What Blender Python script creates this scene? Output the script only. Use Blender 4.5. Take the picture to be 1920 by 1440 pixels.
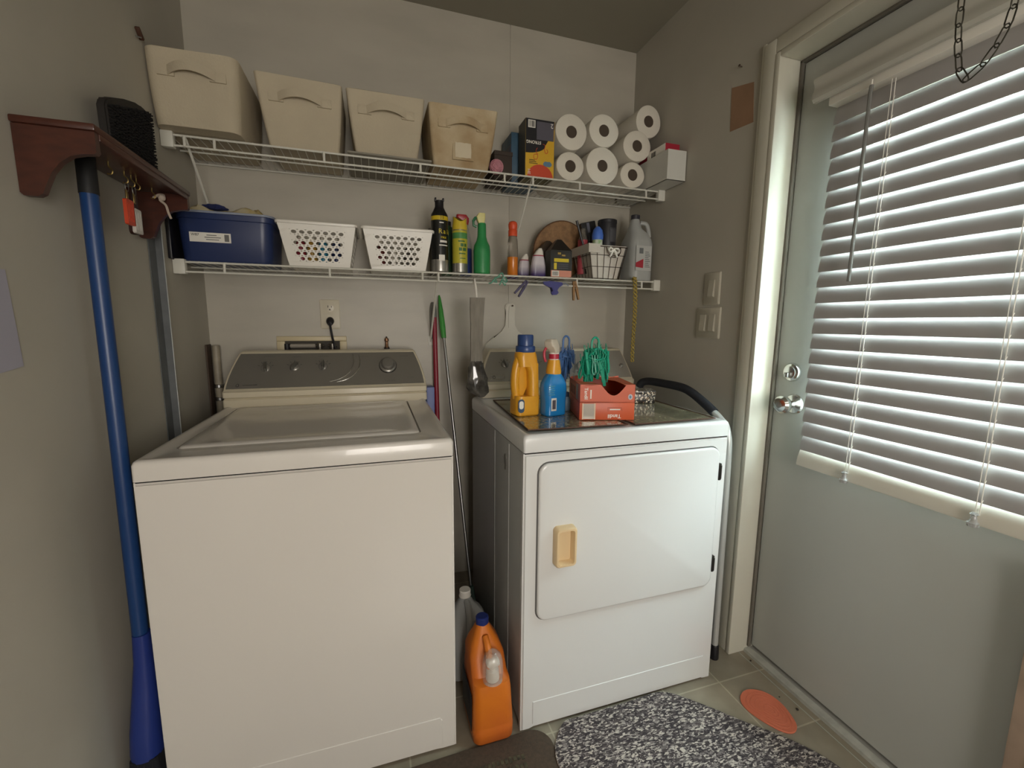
import bpy, bmesh, math, random
from mathutils import Vector, Matrix
random.seed(7)
for o in list(bpy.data.objects): bpy.data.objects.remove(o)
SC = bpy.context.scene
COL = SC.collection
W = 1.833; H = 2.478; YR = -3.5           # room: x 0..W, y YR..0, z 0..H
S1 = 1.785; S2 = 1.402                    # shelf heights

# ---------------------------------------------------------------- camera
cam = bpy.data.objects.new('camera', bpy.data.cameras.new('camera')); COL.objects.link(cam)
cam.data.sensor_width = 36; cam.data.lens = 810.9/1920*36; cam.data.clip_start = .02
R_ = Vector((0.95248849, -0.30445875, 0.00839905)); U_ = Vector((0.03443638, 0.13505059, 0.99024011))
F_ = Vector((0.30262156, 0.94290307, -0.13911859))
M = Matrix(((R_.x, U_.x, -F_.x, .6013), (R_.y, U_.y, -F_.y, -1.9573), (R_.z, U_.z, -F_.z, 1.2117), (0, 0, 0, 1)))
cam.matrix_world = M
SC.camera = cam
# ---------------------------------------------------------------- view, sky, lights
SC.view_settings.view_transform = 'Standard'; SC.view_settings.look = 'None'
SC.view_settings.exposure = 0.0; SC.view_settings.gamma = 1
try: SC.view_settings.use_curve_mapping = False
except Exception: pass
w = bpy.data.worlds.new('sky'); SC.world = w; w.use_nodes = True
bg = w.node_tree.nodes['Background']; bg.inputs[0].default_value = (.80, .93, 1, 1); bg.inputs[1].default_value = 72.0
def area(name, loc, rot, sx, sy, power, col, portal=False):
    d = bpy.data.lights.new(name, 'AREA'); d.shape = 'RECTANGLE'; d.size = sx; d.size_y = sy; d.energy = power; d.color = col
    if portal: d.cycles.is_portal = True
    o = bpy.data.objects.new(name, d); o.location = loc; o.rotation_euler = rot; COL.objects.link(o); return o
area('door_daylight', (W+.20, -1.28, 1.34), (0, math.pi/2, 0), 1.05, .75, 1, (1, 1, 1), portal=True)
area('rear_window_fill', (.98, YR-.052, 1.2), (math.pi/2, 0, 0), 1.0, 1.05, 38, (1, .94, .88))  # area lamp added in the unseen rear opening to fill the room
area('ceiling_lamp_light', (.75, -2.9, H-.06), (0, 0, 0), .3, .3, 3.2, (1, .93, .82))

# ---------------------------------------------------------------- helpers
def lin(h):
    h = h.lstrip('#'); c = [int(h[i:i+2], 16)/255 for i in (0, 2, 4)]
    return tuple([(x/12.92 if x <= .04045 else ((x+.055)/1.055)**2.4) for x in c]+[1])
MATS = {}
def mat(name, hexc, rough=.5, metal=0, spec=.5, noise=0, nscale=8, bump=0, bscale=60, alpha=1, trans=0, sss=0, stretch=None, c2=None, coat=0):
    if name in MATS: return MATS[name]
    m = bpy.data.materials.new(name); m.use_nodes = True; MATS[name] = m
    nt = m.node_tree; b = nt.nodes['Principled BSDF']
    b.inputs['Base Color'].default_value = lin(hexc); b.inputs['Roughness'].default_value = rough
    b.inputs['Metallic'].default_value = metal; b.inputs['Specular IOR Level'].default_value = spec
    b.inputs['Alpha'].default_value = alpha; b.inputs['Transmission Weight'].default_value = trans
    b.inputs['Coat Weight'].default_value = coat
    if sss: b.inputs['Subsurface Weight'].default_value = sss; b.inputs['Subsurface Scale'].default_value = .01
    if noise or bump:
        tc = nt.nodes.new('ShaderNodeTexCoord'); mp = nt.nodes.new('ShaderNodeMapping')
        if stretch: mp.inputs['Scale'].default_value = stretch
        nt.links.new(tc.outputs['Object'], mp.inputs[0])
    if noise:
        n = nt.nodes.new('ShaderNodeTexNoise'); n.inputs['Scale'].default_value = nscale; n.inputs['Detail'].default_value = 5
        nt.links.new(mp.outputs[0], n.inputs['Vector'])
        mx = nt.nodes.new('ShaderNodeMix'); mx.data_type = 'RGBA'
        base = lin(hexc); other = lin(c2) if c2 else tuple([v*(1-noise) for v in base[:3]]+[1])
        mx.inputs[6].default_value = base; mx.inputs[7].default_value = other
        rp = nt.nodes.new('ShaderNodeValToRGB'); rp.color_ramp.elements[0].position = .35; rp.color_ramp.elements[1].position = .7
        nt.links.new(n.outputs[0], rp.inputs[0]); nt.links.new(rp.outputs[0], mx.inputs[0])
        nt.links.new(mx.outputs[2], b.inputs['Base Color'])
    if bump:
        n2 = nt.nodes.new('ShaderNodeTexNoise'); n2.inputs['Scale'].default_value = bscale; n2.inputs['Detail'].default_value = 4
        nt.links.new(mp.outputs[0], n2.inputs['Vector'])
        bp = nt.nodes.new('ShaderNodeBump'); bp.inputs['Strength'].default_value = bump; bp.inputs['Distance'].default_value = .003
        nt.links.new(n2.outputs[0], bp.inputs['Height']); nt.links.new(bp.outputs[0], b.inputs['Normal'])
    return m
def NB(): return bmesh.new()
BASE = {}
def obj(name, bm, m, parent=None, kind=None, smooth=True, ang=35, label=None, mods=None):
    """link one mesh; a child of a placed thing is moved into that thing's own space"""
    me = bpy.data.meshes.new(name)
    bmesh.ops.recalc_face_normals(bm, faces=bm.faces)
    bm.to_mesh(me); bm.free()
    for x in (m if isinstance(m, (list, tuple)) else [m]): me.materials.append(x)
    o = bpy.data.objects.new(name, me); COL.objects.link(o)
    b = BASE.get(parent.name) if parent else None
    if b is not None: me.transform(b.inverted()); BASE[o.name] = b
    if parent: o.parent = parent
    if smooth:
        me.polygons.foreach_set('use_smooth', [True]*len(me.polygons)); me.set_sharp_from_angle(angle=math.radians(ang))
    if kind: o['kind'] = kind
    if label: o['label'] = label
    return o
def thing(name, label, cat, loc=(0, 0, 0), rz=0, group=None):
    o = bpy.data.objects.new(name, None); o.empty_display_size = .02; COL.objects.link(o)
    o.location = loc; o.rotation_euler = (0, 0, rz); o['label'] = label; o['category'] = cat
    if group: o['group'] = group
    BASE[o.name] = Matrix.Translation(loc) @ Matrix.Rotation(rz, 4, 'Z')
    return o
def tag(o, label, cat, group=None, kind=None):
    o['label'] = label; o['category'] = cat
    if group: o['group'] = group
    if kind: o['kind'] = kind
    return o
def struct(name, bm, m, parent=None, **k):
    return obj(name, bm, m, parent, kind='structure' if not parent else None, **k)
def local(t):
    """bmesh coordinates given in the thing's own space -> world"""
    return BASE[t.name]
def xf(bm, Mx, start=0):
    bm.verts.ensure_lookup_table()
    bmesh.ops.transform(bm, matrix=Mx, verts=bm.verts[start:])
def box(bm, x0, x1, y0, y1, z0, z1, bev=0, mi=0, seg=2):
    n0 = len(bm.faces)
    tb = bmesh.new()
    r = bmesh.ops.create_cube(tb, size=1)
    for v in tb.verts: v.co = Vector(((x0+x1)/2+v.co.x*(x1-x0), (y0+y1)/2+v.co.y*(y1-y0), (z0+z1)/2+v.co.z*(z1-z0)))
    if bev: bmesh.ops.bevel(tb, geom=list(tb.edges), offset=bev, segments=seg, affect='EDGES', profile=.5)
    merge(bm, tb, mi)
def merge(bm, tb, mi=0, Mx=None):
    mp = {}
    for v in tb.verts: mp[v] = bm.verts.new(Mx @ v.co if Mx else v.co)
    for f in tb.faces:
        try:
            g = bm.faces.new([mp[v] for v in f.verts]); g.material_index = mi if mi else f.material_index
        except ValueError: pass
    tb.free()
def ring(bm, pts): return [bm.verts.new(p) for p in pts]
def loft(bm, rings, cap0=True, cap1=True, mi=0, closed=True, mis=None):
    vs = [ring(bm, r) for r in rings]; n = len(vs[0])
    for k in range(len(vs)-1):
        for i in range(n if closed else n-1):
            j = (i+1) % n
            f = bm.faces.new((vs[k][i], vs[k][j], vs[k+1][j], vs[k+1][i])); f.material_index = mis[k] if mis else mi
    if cap0: f = bm.faces.new(vs[0][::-1]); f.material_index = mis[0] if mis else mi
    if cap1: f = bm.faces.new(vs[-1]); f.material_index = mis[-1] if mis else mi
    return vs
def rrect(cx, cy, z, w_, d_, r, n=5):
    r = max(1e-4, min(r, w_/2-1e-5, d_/2-1e-5)); out = []
    for sx, sy, a0 in ((1, 1, 0), (-1, 1, 90), (-1, -1, 180), (1, -1, 270)):
        for i in range(n+1):
            a = math.radians(a0+90*i/n)
            out.append(Vector((cx+sx*(w_/2-r)+r*math.cos(a), cy+sy*(d_/2-r)+r*math.sin(a), z)))
    return out
def circ(cx, cy, z, r, n=24, ry=None): 
    ry = r if ry is None else ry
    return [Vector((cx+r*math.cos(2*math.pi*i/n), cy+ry*math.sin(2*math.pi*i/n), z)) for i in range(n)]
def lathe(bm, c, prof, n=28, sy=1, mis=None, cap0=True, cap1=True, mi=0):
    return loft(bm, [circ(c[0], c[1], c[2]+z, r, n, r*sy) for r, z in prof], cap0, cap1, mi, True, mis)
def tube(bm, pts, r, n=8, closed=False, mi=0, cap=True):
    pts = [Vector(p) for p in pts]; N = len(pts); rr = r if isinstance(r, (list, tuple)) else [r]*N
    rings = []; up = None
    for i in range(N):
        a = pts[(i-1) % N] if (closed or i > 0) else pts[i]; b = pts[(i+1) % N] if (closed or i < N-1) else pts[i]
        t = (b-a).normalized()
        if up is None:
            up = Vector((0, 0, 1)) if abs(t.z) < .9 else Vector((1, 0, 0))
        s = t.cross(up)
        if s.length < 1e-6: s = t.orthogonal()
        s.normalize(); up = s.cross(t).normalized()
        rings.append([pts[i]+(s*math.cos(2*math.pi*k/n)+up*math.sin(2*math.pi*k/n))*rr[i] for k in range(n)])
    if closed:
        rings.append(rings[0]); loft(bm, rings, False, False, mi)
        bmesh.ops.remove_doubles(bm, verts=bm.verts, dist=1e-6)
    else: loft(bm, rings, cap, cap, mi)
def smoothpath(pts, sub=6, closed=False):
    P = [Vector(p) for p in pts]; out = []; N = len(P)
    for i in range(N if closed else N-1):
        p0 = P[(i-1) % N] if (closed or i > 0) else P[i]; p1 = P[i]; p2 = P[(i+1) % N]; p3 = P[(i+2) % N] if (closed or i < N-2) else p2
        for k in range(sub):
            t = k/sub
            out.append(.5*((2*p1)+(-p0+p2)*t+(2*p0-5*p1+4*p2-p3)*t*t+(-p0+3*p1-3*p2+p3)*t**3))
    if not closed: out.append(P[-1])
    return out
def prism(bm, outline, axis, a, b, mi=0):
    """outline of 2D points pushed along an axis from a to b"""
    def P(u, v, t):
        return {'x': Vector((t, u, v)), 'y': Vector((u, t, v)), 'z': Vector((u, v, t))}[axis]
    loft(bm, [[P(u, v, a) for u, v in outline], [P(u, v, b) for u, v in outline]], True, True, mi)
def disc_y(bm, x, y, z, prof, n=20, mi=0, mis=None, d=-1):
    """turned shape whose axis points toward -y (d=-1)"""
    loft(bm, [[Vector((x+r*math.cos(2*math.pi*i/n), y+d*h, z+r*math.sin(2*math.pi*i/n))) for i in range(n)] for r, h in prof], True, True, mi, True, mis)
def disc_x(bm, x, y, z, prof, n=24, mi=0):
    loft(bm, [[Vector((x-h, y+r*math.cos(2*math.pi*i/n), z+r*math.sin(2*math.pi*i/n))) for i in range(n)] for r, h in prof], True, True, mi)
def text(body, size, loc, right, up, m, parent, name='lettering', ext=.0003, sx=1, bold=0):
    c = bpy.data.curves.new('lettering', 'FONT'); c.body = body; c.size = size; c.align_x = 'CENTER'; c.align_y = 'CENTER'; c.extrude = ext; c.offset = bold
    t = bpy.data.objects.new('lettering', c); COL.objects.link(t)
    me = bpy.data.meshes.new_from_object(t.evaluated_get(bpy.context.evaluated_depsgraph_get()))
    bpy.data.objects.remove(t)
    r = Vector(right).normalized(); u = Vector(up).normalized(); nrm = r.cross(u)
    Mx = Matrix(((r.x*sx, u.x, nrm.x, loc[0]), (r.y*sx, u.y, nrm.y, loc[1]), (r.z*sx, u.z, nrm.z, loc[2]), (0, 0, 0, 1)))
    me.transform(Mx); bm = bmesh.new(); bm.from_mesh(me); bpy.data.meshes.remove(me)
    return obj(name, bm, m, parent, smooth=False)
def barcode(bm, x0, x1, z0, z1, y, n=14, seed=1):
    rg = random.Random(seed); x = x0; s = (x1-x0)/n
    for i in range(n):
        wd = s*rg.uniform(.25, .75); box(bm, x, x+wd, y, y+.0004, z0, z1); x += s

# ---------------------------------------------------------------- materials
wallm = mat('wall_paint', '#B5B0A3', .6, noise=.13, nscale=2.2, bump=.25, bscale=14)
wallb = mat('back_wall_paint', '#BBB5A7', .42, noise=.12, nscale=3, bump=.3, bscale=9, stretch=(1, 1, 3))
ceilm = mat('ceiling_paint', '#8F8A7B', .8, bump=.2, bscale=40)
white = mat('white_enamel', '#DAD5CE', .22, spec=.5, coat=.3)
dryw = mat('dryer_enamel', '#DEDEDC', .25, spec=.5, coat=.3)
cream = mat('cream_plastic', '#CFC5AD', .3, coat=.2)
silverp = mat('silver_panel', '#8E8A82', .38, metal=.55, noise=.1, nscale=3)
darkgap = mat('dark_gap', '#1E1C1A', .8)
chrome = mat('chrome', '#D8D8D6', .18, metal=1)
steel = mat('steel', '#A9A9A7', .32, metal=1)
black = mat('black_plastic', '#17161A', .4)
whitep = mat('white_plastic', '#E4E0D6', .35)
wirew = mat('white_vinyl_wire', '#D5D3C8', .4)
trimm = mat('trim_paint', '#D2CFC0', .35, noise=.06, nscale=5)
doorm = mat('door_paint', '#B4B5AE', .45, noise=.05, nscale=2)

# ---------------------------------------------------------------- the room
bm = NB(); box(bm, -.3, W+.6, YR-.3, .2, -.06, 0)
fm = bpy.data.materials.new('floor_tile'); fm.use_nodes = True; nt = fm.node_tree; b = nt.nodes['Principled BSDF']; b.inputs['Roughness'].default_value = .35
tc = nt.nodes.new('ShaderNodeTexCoord'); mp = nt.nodes.new('ShaderNodeMapping'); mp.inputs['Location'].default_value = (-.042, .0915+.0007, 0)
mp.inputs['Location'].default_value = (-1.69+.206*9, .915-.206*5+.206, 0)
br = nt.nodes.new('ShaderNodeTexBrick'); br.offset = 0; br.inputs['Scale'].default_value = 1; br.inputs['Brick Width'].default_value = .206; br.inputs['Row Height'].default_value = .206
br.inputs['Mortar Size'].default_value = .0028; br.inputs['Color1'].default_value = lin('#9C9280'); br.inputs['Color2'].default_value = lin('#A79C88'); br.inputs['Mortar'].default_value = lin('#C4B9A2'); br.inputs['Mortar Smooth'].default_value = .3
nz = nt.nodes.new('ShaderNodeTexNoise'); nz.inputs['Scale'].default_value = 14; nz.inputs['Detail'].default_value = 5
mx = nt.nodes.new('ShaderNodeMix'); mx.data_type = 'RGBA'; mx.blend_type = 'MULTIPLY'; mx.inputs[0].default_value = .45
nt.links.new(tc.outputs['Object'], mp.inputs[0]); nt.links.new(mp.outputs[0], br.inputs[0]); nt.links.new(tc.outputs['Object'], nz.inputs[0])
nt.links.new(br.outputs[0], mx.inputs[6]); nt.links.new(nz.outputs[0], mx.inputs[7]); nt.links.new(mx.outputs[2], b.inputs['Base Color'])
struct('floor', bm, fm, smooth=False)
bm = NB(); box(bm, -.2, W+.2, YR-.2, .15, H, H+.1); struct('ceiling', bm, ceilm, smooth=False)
bm = NB(); box(bm, -.15, 0, YR-.15, .15, 0, H); struct('wall_left', bm, wallm, smooth=False)
bm = NB(); box(bm, 0, 1.2063, 0, .15, 0, H); box(bm, 1.2093, W+.15, 0, .15, 0, H); box(bm, 1.2063, 1.2093, .003, .15, 0, H)
struct('wall_back', bm, wallb, smooth=False)
DY0, DY1, DZ = -.825, -1.662, 2.027
bm = NB()
box(bm, W, W+.15, DY0+.018, 0, 0, H); box(bm, W, W+.15, DY1-.018, DY0+.018, DZ+.018, H); box(bm, W, W+.15, YR-.15, DY1-.018, 0, H)
struct('wall_right', bm, wallm, smooth=False)
bm = NB()   # rear wall with an unseen opening made to hold the fill lamp
box(bm, 0, .45, YR-.15, YR, 0, H); box(bm, 1.5, W, YR-.15, YR, 0, H); box(bm, .45, 1.5, YR-.15, YR, 0, .7); box(bm, .45, 1.5, YR-.15, YR, 1.7, H)
struct('wall_rear', bm, wallm, smooth=False)
bm = NB()
for a in ((.45, .49, .7, 1.7), (1.46, 1.5, .7, 1.7), (.49, 1.46, .7, .74), (.49, 1.46, 1.66, 1.7), (.965, .985, .74, 1.66)): box(bm, a[0], a[1], YR-.05, YR-.01, a[2], a[3], .003)
struct('rear_added_window', bm, trimm)  # unseen window frame, added round the fill lamp
bm = NB(); box(bm, .45, 1.5, YR-.15, YR-.08, .7, 1.7); struct('rear_light_blocker', bm, mat('light_block_panel', '#DAD6CA', .8), smooth=False)  # unseen panel added behind the fill lamp to keep sky light out
# door lining and casing
bm = NB()
X0 = W-.016
box(bm, X0, W+.15, DY0, DY0+.018, 0, DZ+.016, .003)                       # side jamb
box(bm, X0, W+.15, DY1-.018, DY1, 0, DZ+.016, .003)
box(bm, X0, W+.15, DY1, DY0, DZ, DZ+.018, .003)
box(bm, X0+.001, W, DY0+.018, DY0+.062, 0, DZ+.062, .004); box(bm, X0+.006, W, DY0+.06, DY0+.075, 0, DZ+.07, .003)
box(bm, X0+.001, W, DY1-.07, DY1-.018, 0, DZ+.062, .004)
box(bm, X0+.001, W, DY1-.018, DY0+.018, DZ+.018, DZ+.062, .004)
struct('trim_1', bm, trimm)
bm = NB(); box(bm, W+.066, W+.0785, DY0-.009, DY0, .02, DZ-.001, .002); box(bm, W+.066, W+.0785, DY1, DY0, DZ-.009, DZ, .002)
box(bm, W+.1225, W+.135, DY0-.022, DY0, 0, DZ); box(bm, W+.1225, W+.135, DY1, DY1+.022, 0, DZ); box(bm, W+.1225, W+.135, DY1, DY0, DZ-.022, DZ)
box(bm, W+.1225, W+.135, DY1, DY0, 0, .045)  # unseen outer stops and bottom strip, added to block light leaking past slab
struct('trim_2', bm, mat('weatherstrip_light_stop', '#6B665C', .8))
bm = NB(); prism(bm, [(W+.053, 0), (W+.055, .010), (W+.060, .013), (W+.073, .014), (W+.0755, .016), (W+.0755, 0)], 'y', DY1, DY0, 0)
box(bm, W+.030, W+.033, DY1, DY0, 0, .0006, 0)
struct('trim_3', bm, mat('aluminium_sill', '#B9B9B0', .45, metal=.25, noise=.2, nscale=30))
bm = NB(); box(bm, W+.075, W+.15, DY1, DY0, 0, .012); box(bm, W+.15, W+1.6, DY1-1.5, DY0+1.5, -.06, 0)
struct('trim_4', bm, mat('porch_concrete', '#A9A79E', .8))
# door slab
door = bpy.data.objects.new('door_1', None); COL.objects.link(door); door['kind'] = 'structure'; door.location = (W+.08, DY1, 0); BASE[door.name] = Matrix.Translation(door.location)
dx0, dx1 = W+.08, W+.122
WY0, WY1, WZ0, WZ1 = -1.000, -1.535, .86, 1.80
bm = NB(); g = .005
box(bm, dx0, dx1, WY0, DY0-g-.004, .03, DZ-g-.004); box(bm, dx0, dx1, DY1+g, WY1, .03, DZ-g-.004)
box(bm, dx0, dx1, WY1, WY0, .03, WZ0); box(bm, dx0, dx1, WY1, WY0, WZ1, DZ-g-.004)
obj('door_slab', bm, doorm, door)
bm = NB()
for a in ((WY0-.03, WY0+.012, WZ0-.012, WZ1+.012), (WY1-.012, WY1+.03, WZ0-.012, WZ1+.012)): box(bm, dx0-.008, dx1+.004, a[0], a[1], a[2], a[3], .004)
for a in ((WZ0-.012, WZ0+.03), (WZ1-.03, WZ1+.012)): box(bm, dx0-.0075, dx1+.0035, WY1, WY0, a[0], a[1], .004)
obj('window_frame', bm, trimm, door)
gm = bpy.data.materials.new('window_glass'); gm.use_nodes = True; nt = gm.node_tree; nt.nodes.clear()
o_ = nt.nodes.new('ShaderNodeOutputMaterial'); m_ = nt.nodes.new('ShaderNodeMixShader'); t_ = nt.nodes.new('ShaderNodeBsdfTransparent'); g_ = nt.nodes.new('ShaderNodeBsdfGlossy')
g_.inputs['Roughness'].default_value = .02; t_.inputs[0].default_value = (.93, .97, .95, 1); m_.inputs[0].default_value = .08
nt.links.new(t_.outputs[0], m_.inputs[1]); nt.links.new(g_.outputs[0], m_.inputs[2]); nt.links.new(m_.outputs[0], o_.inputs[0])
bm = NB(); box(bm, dx0+.018, dx0+.022, WY1+.002, WY0-.002, WZ0+.002, WZ1-.002); obj('window_pane', bm, gm, door, smooth=False)
bm = NB()
disc_x(bm, dx0, -.909, .957, [(.033, 0), (.033, .003), (.029, .008), (.018, .010), (.012, .012), (.011, .028), (.016, .034), (.026, .042), (.029, .050), (.0285, .058), (.022, .066), (.012, .068)], 28)
obj('door_knob', bm, chrome, door)
bm = NB(); disc_x(bm, dx0-.0665, -.909, .957, [(.010, 0), (.010, .003), (.007, .004)], 20); box(bm, dx0-.0725, dx0-.068, -.9105, -.9075, .951, .963)
obj('knob_button', bm, steel, door)
bm = NB(); disc_x(bm, dx0, -.892, 1.060, [(.031, 0), (.031, .004), (.027, .010), (.020, .012), (.019, .016), (.008, .017)], 28); obj('deadbolt', bm, chrome, door)
bm = NB(); box(bm, dx0-.031, dx0-.016, -.899, -.885, 1.044, 1.060, .002); obj('thumb_turn', bm, steel, door)

# ---------------------------------------------------------------- blind on the door
bl = thing('window_blind', 'white slatted blind hanging closed over the door window', 'blind', (1.87, -1.265, .78))
slm = bpy.data.materials.new('blind_slat'); slm.use_nodes = True; nt = slm.node_tree; b = nt.nodes['Principled BSDF']
b.inputs['Base Color'].default_value = lin('#A8A5A3'); b.inputs['Roughness'].default_value = .45
tl = nt.nodes.new('ShaderNodeBsdfTranslucent'); tl.inputs[0].default_value = lin('#C9C7C4'); ms = nt.nodes.new('ShaderNodeMixShader'); ms.inputs[0].default_value = .02
nt.links.new(b.outputs[0], ms.inputs[1]); nt.links.new(tl.outputs[0], ms.inputs[2]); nt.links.new(ms.outputs[0], nt.nodes['Material Output'].inputs[0])
BY0, BY1 = -.978, -1.555; PIT = .0452; ZT = 1.812; NS = 22; TH = math.radians(75)
proto = None
for i in range(NS):
    zc = ZT-.012-i*PIT
    if proto is None:
        bm = NB(); n = 8; hw = .025; top = []; bot = []
        for k in range(n+1):
            u = -hw+2*hw*k/n; crown = .0035*(1-(u/hw)**2)
            for lst, th_ in ((top, .0013), (bot, -.0013)):
                px = u; pz = crown+th_        # u>0 is the outdoor side
                lst.append((px*math.cos(TH)-pz*math.sin(TH), px*math.sin(TH)+pz*math.cos(TH)))
        out = top+bot[::-1]
        ringA = [Vector((x, BY1, z)) for x, z in out]; ringB = [Vector((x, BY0, z)) for x, z in out]
        loft(bm, [ringA, ringB]); xf(bm, Matrix.Translation((1.874, 0, zc)))
        proto = obj('slat', bm, slm, bl, ang=60); z0_ = zc
    else:
        c = proto.copy(); COL.objects.link(c); c.parent = bl; c.location = (0, 0, zc-z0_)
bm = NB(); box(bm, 1.845, 1.903, BY1-.004, BY0+.004, 1.824, 1.866, .003); obj('headrail', bm, whitep, bl)
bm = NB(); prism(bm, [(1.832, 1.845), (1.826, 1.853), (1.826, 1.868), (1.831, 1.876), (1.831, 1.892), (1.826, 1.900), (1.826, 1.908), (1.838, 1.910), (1.842, 1.905), (1.842, 1.845)], 'y', BY1-.04, -.938)
obj('valance', bm, mat('blind_white', '#B9B7AC', .4), bl)
bm = NB(); b1 = NB(); zc = ZT-.012-NS*PIT
prism(b1, [(-.026, -.004), (-.023, -.008), (.023, -.008), (.026, -.004), (.026, .003), (.022, .006), (0, .008), (-.022, .006), (-.026, .003)], 'y', BY1-.002, BY0+.002)
merge(bm, b1, 0, Matrix.Translation((1.872, 0, zc-.004)) @ Matrix.Rotation(-TH, 4, 'Y'))
obj('bottom_rail', bm, mat('rail_cream', '#D6D2C4', .4), bl)
bm = NB(); tube(bm, [(1.838, -1.092, 1.822), (1.836, -1.092, 1.80), (1.836, -1.0915, 1.56), (1.836, -1.091, 1.332)], .0046, 8); obj('tilt_wand', bm, mat('smoky_plastic', '#8C8C88', .15, trans=.3), bl)
bm = NB(); tube(bm, [(1.838, -1.092, 1.835), (1.836, -1.092, 1.815)], .002, 6); obj('wand_hook', bm, whitep, bl)
clearp = mat('clear_plastic', '#DCDCDC', .1, trans=.7)
for yy in (-1.132, -1.411):
    bm = NB()
    tube(bm, [(1.8615, yy, 1.825), (1.861, yy, .80)], .0011, 6); tube(bm, [(1.8885, yy, 1.825), (1.8885, yy, .80)], .0011, 6); tube(bm, [(1.858, yy+.006, 1.825), (1.858, yy+.006, .79)], .0009, 6)
    for i in range(NS): tube(bm, [(1.8615, yy, ZT-.036-i*PIT), (1.8885, yy, ZT+.004-i*PIT)], .0007, 4)
    lc = obj('ladder_cord', bm, whitep, bl)
    bm = NB(); lathe(bm, (1.856, yy+.006, .772), [(.004, 0), (.010, .002), (.011, .010), (.006, .016), (.005, .026), (.008, .030), (.004, .034)], 14); obj('cord_tassel', bm, clearp, bl)

# ---------------------------------------------------------------- chain hanging from the ceiling by the door
ch = thing('hanging_chain', 'thin metal link chain hanging in a loop in front of the door blind', 'chain', (1.7, -1.38, H))
cp = smoothpath([(1.70, -1.335, H-.005), (1.70, -1.337, 2.1), (1.70, -1.338, 1.82), (1.70, -1.344, 1.74), (1.70, -1.353, 1.690), (1.70, -1.364, 1.681), (1.70, -1.383, 1.694), (1.70, -1.402, 1.722), (1.70, -1.416, 1.77), (1.70, -1.44, 2.0), (1.70, -1.50, H-.005)], 12)
def resample(P, s):
    out = [P[0]]; acc = 0
    for a, b_ in zip(P, P[1:]):
        L = (b_-a).length; d = s-acc
        while d <= L: out.append(a+(b_-a)*(d/L)); d += s
        acc = (acc+L) % s if d > L else 0
        acc = L-(d-s)
    return out
RP = resample(cp, .0285); bm = NB()
for i in range(len(RP)-1):
    a, b_ = RP[i], RP[i+1]; t = (b_-a).normalized(); c = (a+b_)/2
    s = t.cross(Vector((1, 0, 0) if i % 2 else (.3, .8, .2))).normalized()
    L = .0178; wd = .0055
    tube(bm, [c+t*L*math.cos(q)*1.0+s*wd*max(-1, min(1, 1.5*math.sin(q))) for q in [2*math.pi*k/12 for k in range(12)]], .0013, 5, closed=True)
obj('chain_links', bm, mat('dark_metal', '#4A4840', .4, metal=.9), ch)
bm = NB()
for y in (-1.335, -1.50):
    bm = NB(); tube(bm, [(1.70, y, H), (1.70, y, H-.015), (1.70, y+.006, H-.022), (1.70, y, H-.03), (1.70, y-.006, H-.022)], .0015, 6)
    obj('ceiling_hook', bm, steel, ch)

# ---------------------------------------------------------------- washer and dryer
def console(t, x0, x1, xt0, xt1, zt, yb, cabm, panm, ztop=.915):
    """cream console: levels (z, y of the front face, left x, right x)"""
    def lv(k):     # k 0..1 up the slanted face
        e = math.sin(k*math.pi/2)
        return (ztop+.056+(zt-ztop-.056)*k, yb+.012+(.085)*k, x0+(xt0-x0)*k**1.6, x1+(xt1-x1)*k**1.6)
    L = [(ztop-.004, yb, x0, x1), (ztop+.022, yb, x0, x1), (ztop+.027, yb+.006, x0+.003, x1-.003), (ztop+.032, yb-.001, x0, x1), (ztop+.050, yb-.001, x0, x1)]
    L += [lv(k/8) for k in range(9)]
    L.append((zt+.006, yb+.105, xt0+.006, xt1-.006))
    bm = NB()
    loft(bm, [rrect((a+b_)/2, (y+(-.085))/2, z, b_-a, (-.085)-y, .007, 3) for z, y, a, b_ in L])
    obj('console', bm, cabm, t, ang=50)
    def P(s, k, off=0.0015):  # s 0..1 across, k 0..1 up
        z, y, a, b_ = lv(k); a += .009; b_ -= .009
        return Vector((a+(b_-a)*s, y-off*.8, z+off*.6))
    bm = NB(); n = 10; m_ = 8
    def grid(off): return [[bm.verts.new(P(i/n, .03+.93*j/m_, off)) for i in range(n+1)] for j in range(m_+1)]
    A = grid(.003); B = grid(-.001)
    for j in range(m_):
        for i in range(n):
            bm.faces.new((A[j][i], A[j][i+1], A[j+1][i+1], A[j+1][i]))
    for j in range(m_):
        for i in (0, n): bm.faces.new((A[j][i], A[j+1][i], B[j+1][i], B[j][i]))
    for i in range(n):
        for j in (0, m_): bm.faces.new((A[j][i], A[j][i+1], B[j][i+1], B[j][i]))
    pan = obj('control_panel', bm, panm, t, ang=50)
    return P, pan
def knobxf(P, s, k):
    c = P(s, k, .003); nrm = (P(s+.01, k)-P(s, k)).cross(P(s, k+.01)-P(s, k)).normalized()
    if nrm.y > 0: nrm = -nrm
    r = Vector((1, 0, 0)); u = nrm.cross(r).normalized()
    return Matrix(((r.x, u.x, nrm.x, c.x), (r.y, u.y, nrm.y, c.y), (r.z, u.z, nrm.z, c.z), (0, 0, 0, 1)))
kn = mat('knob_grey', '#8F8C86', .28, metal=.6)
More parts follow.
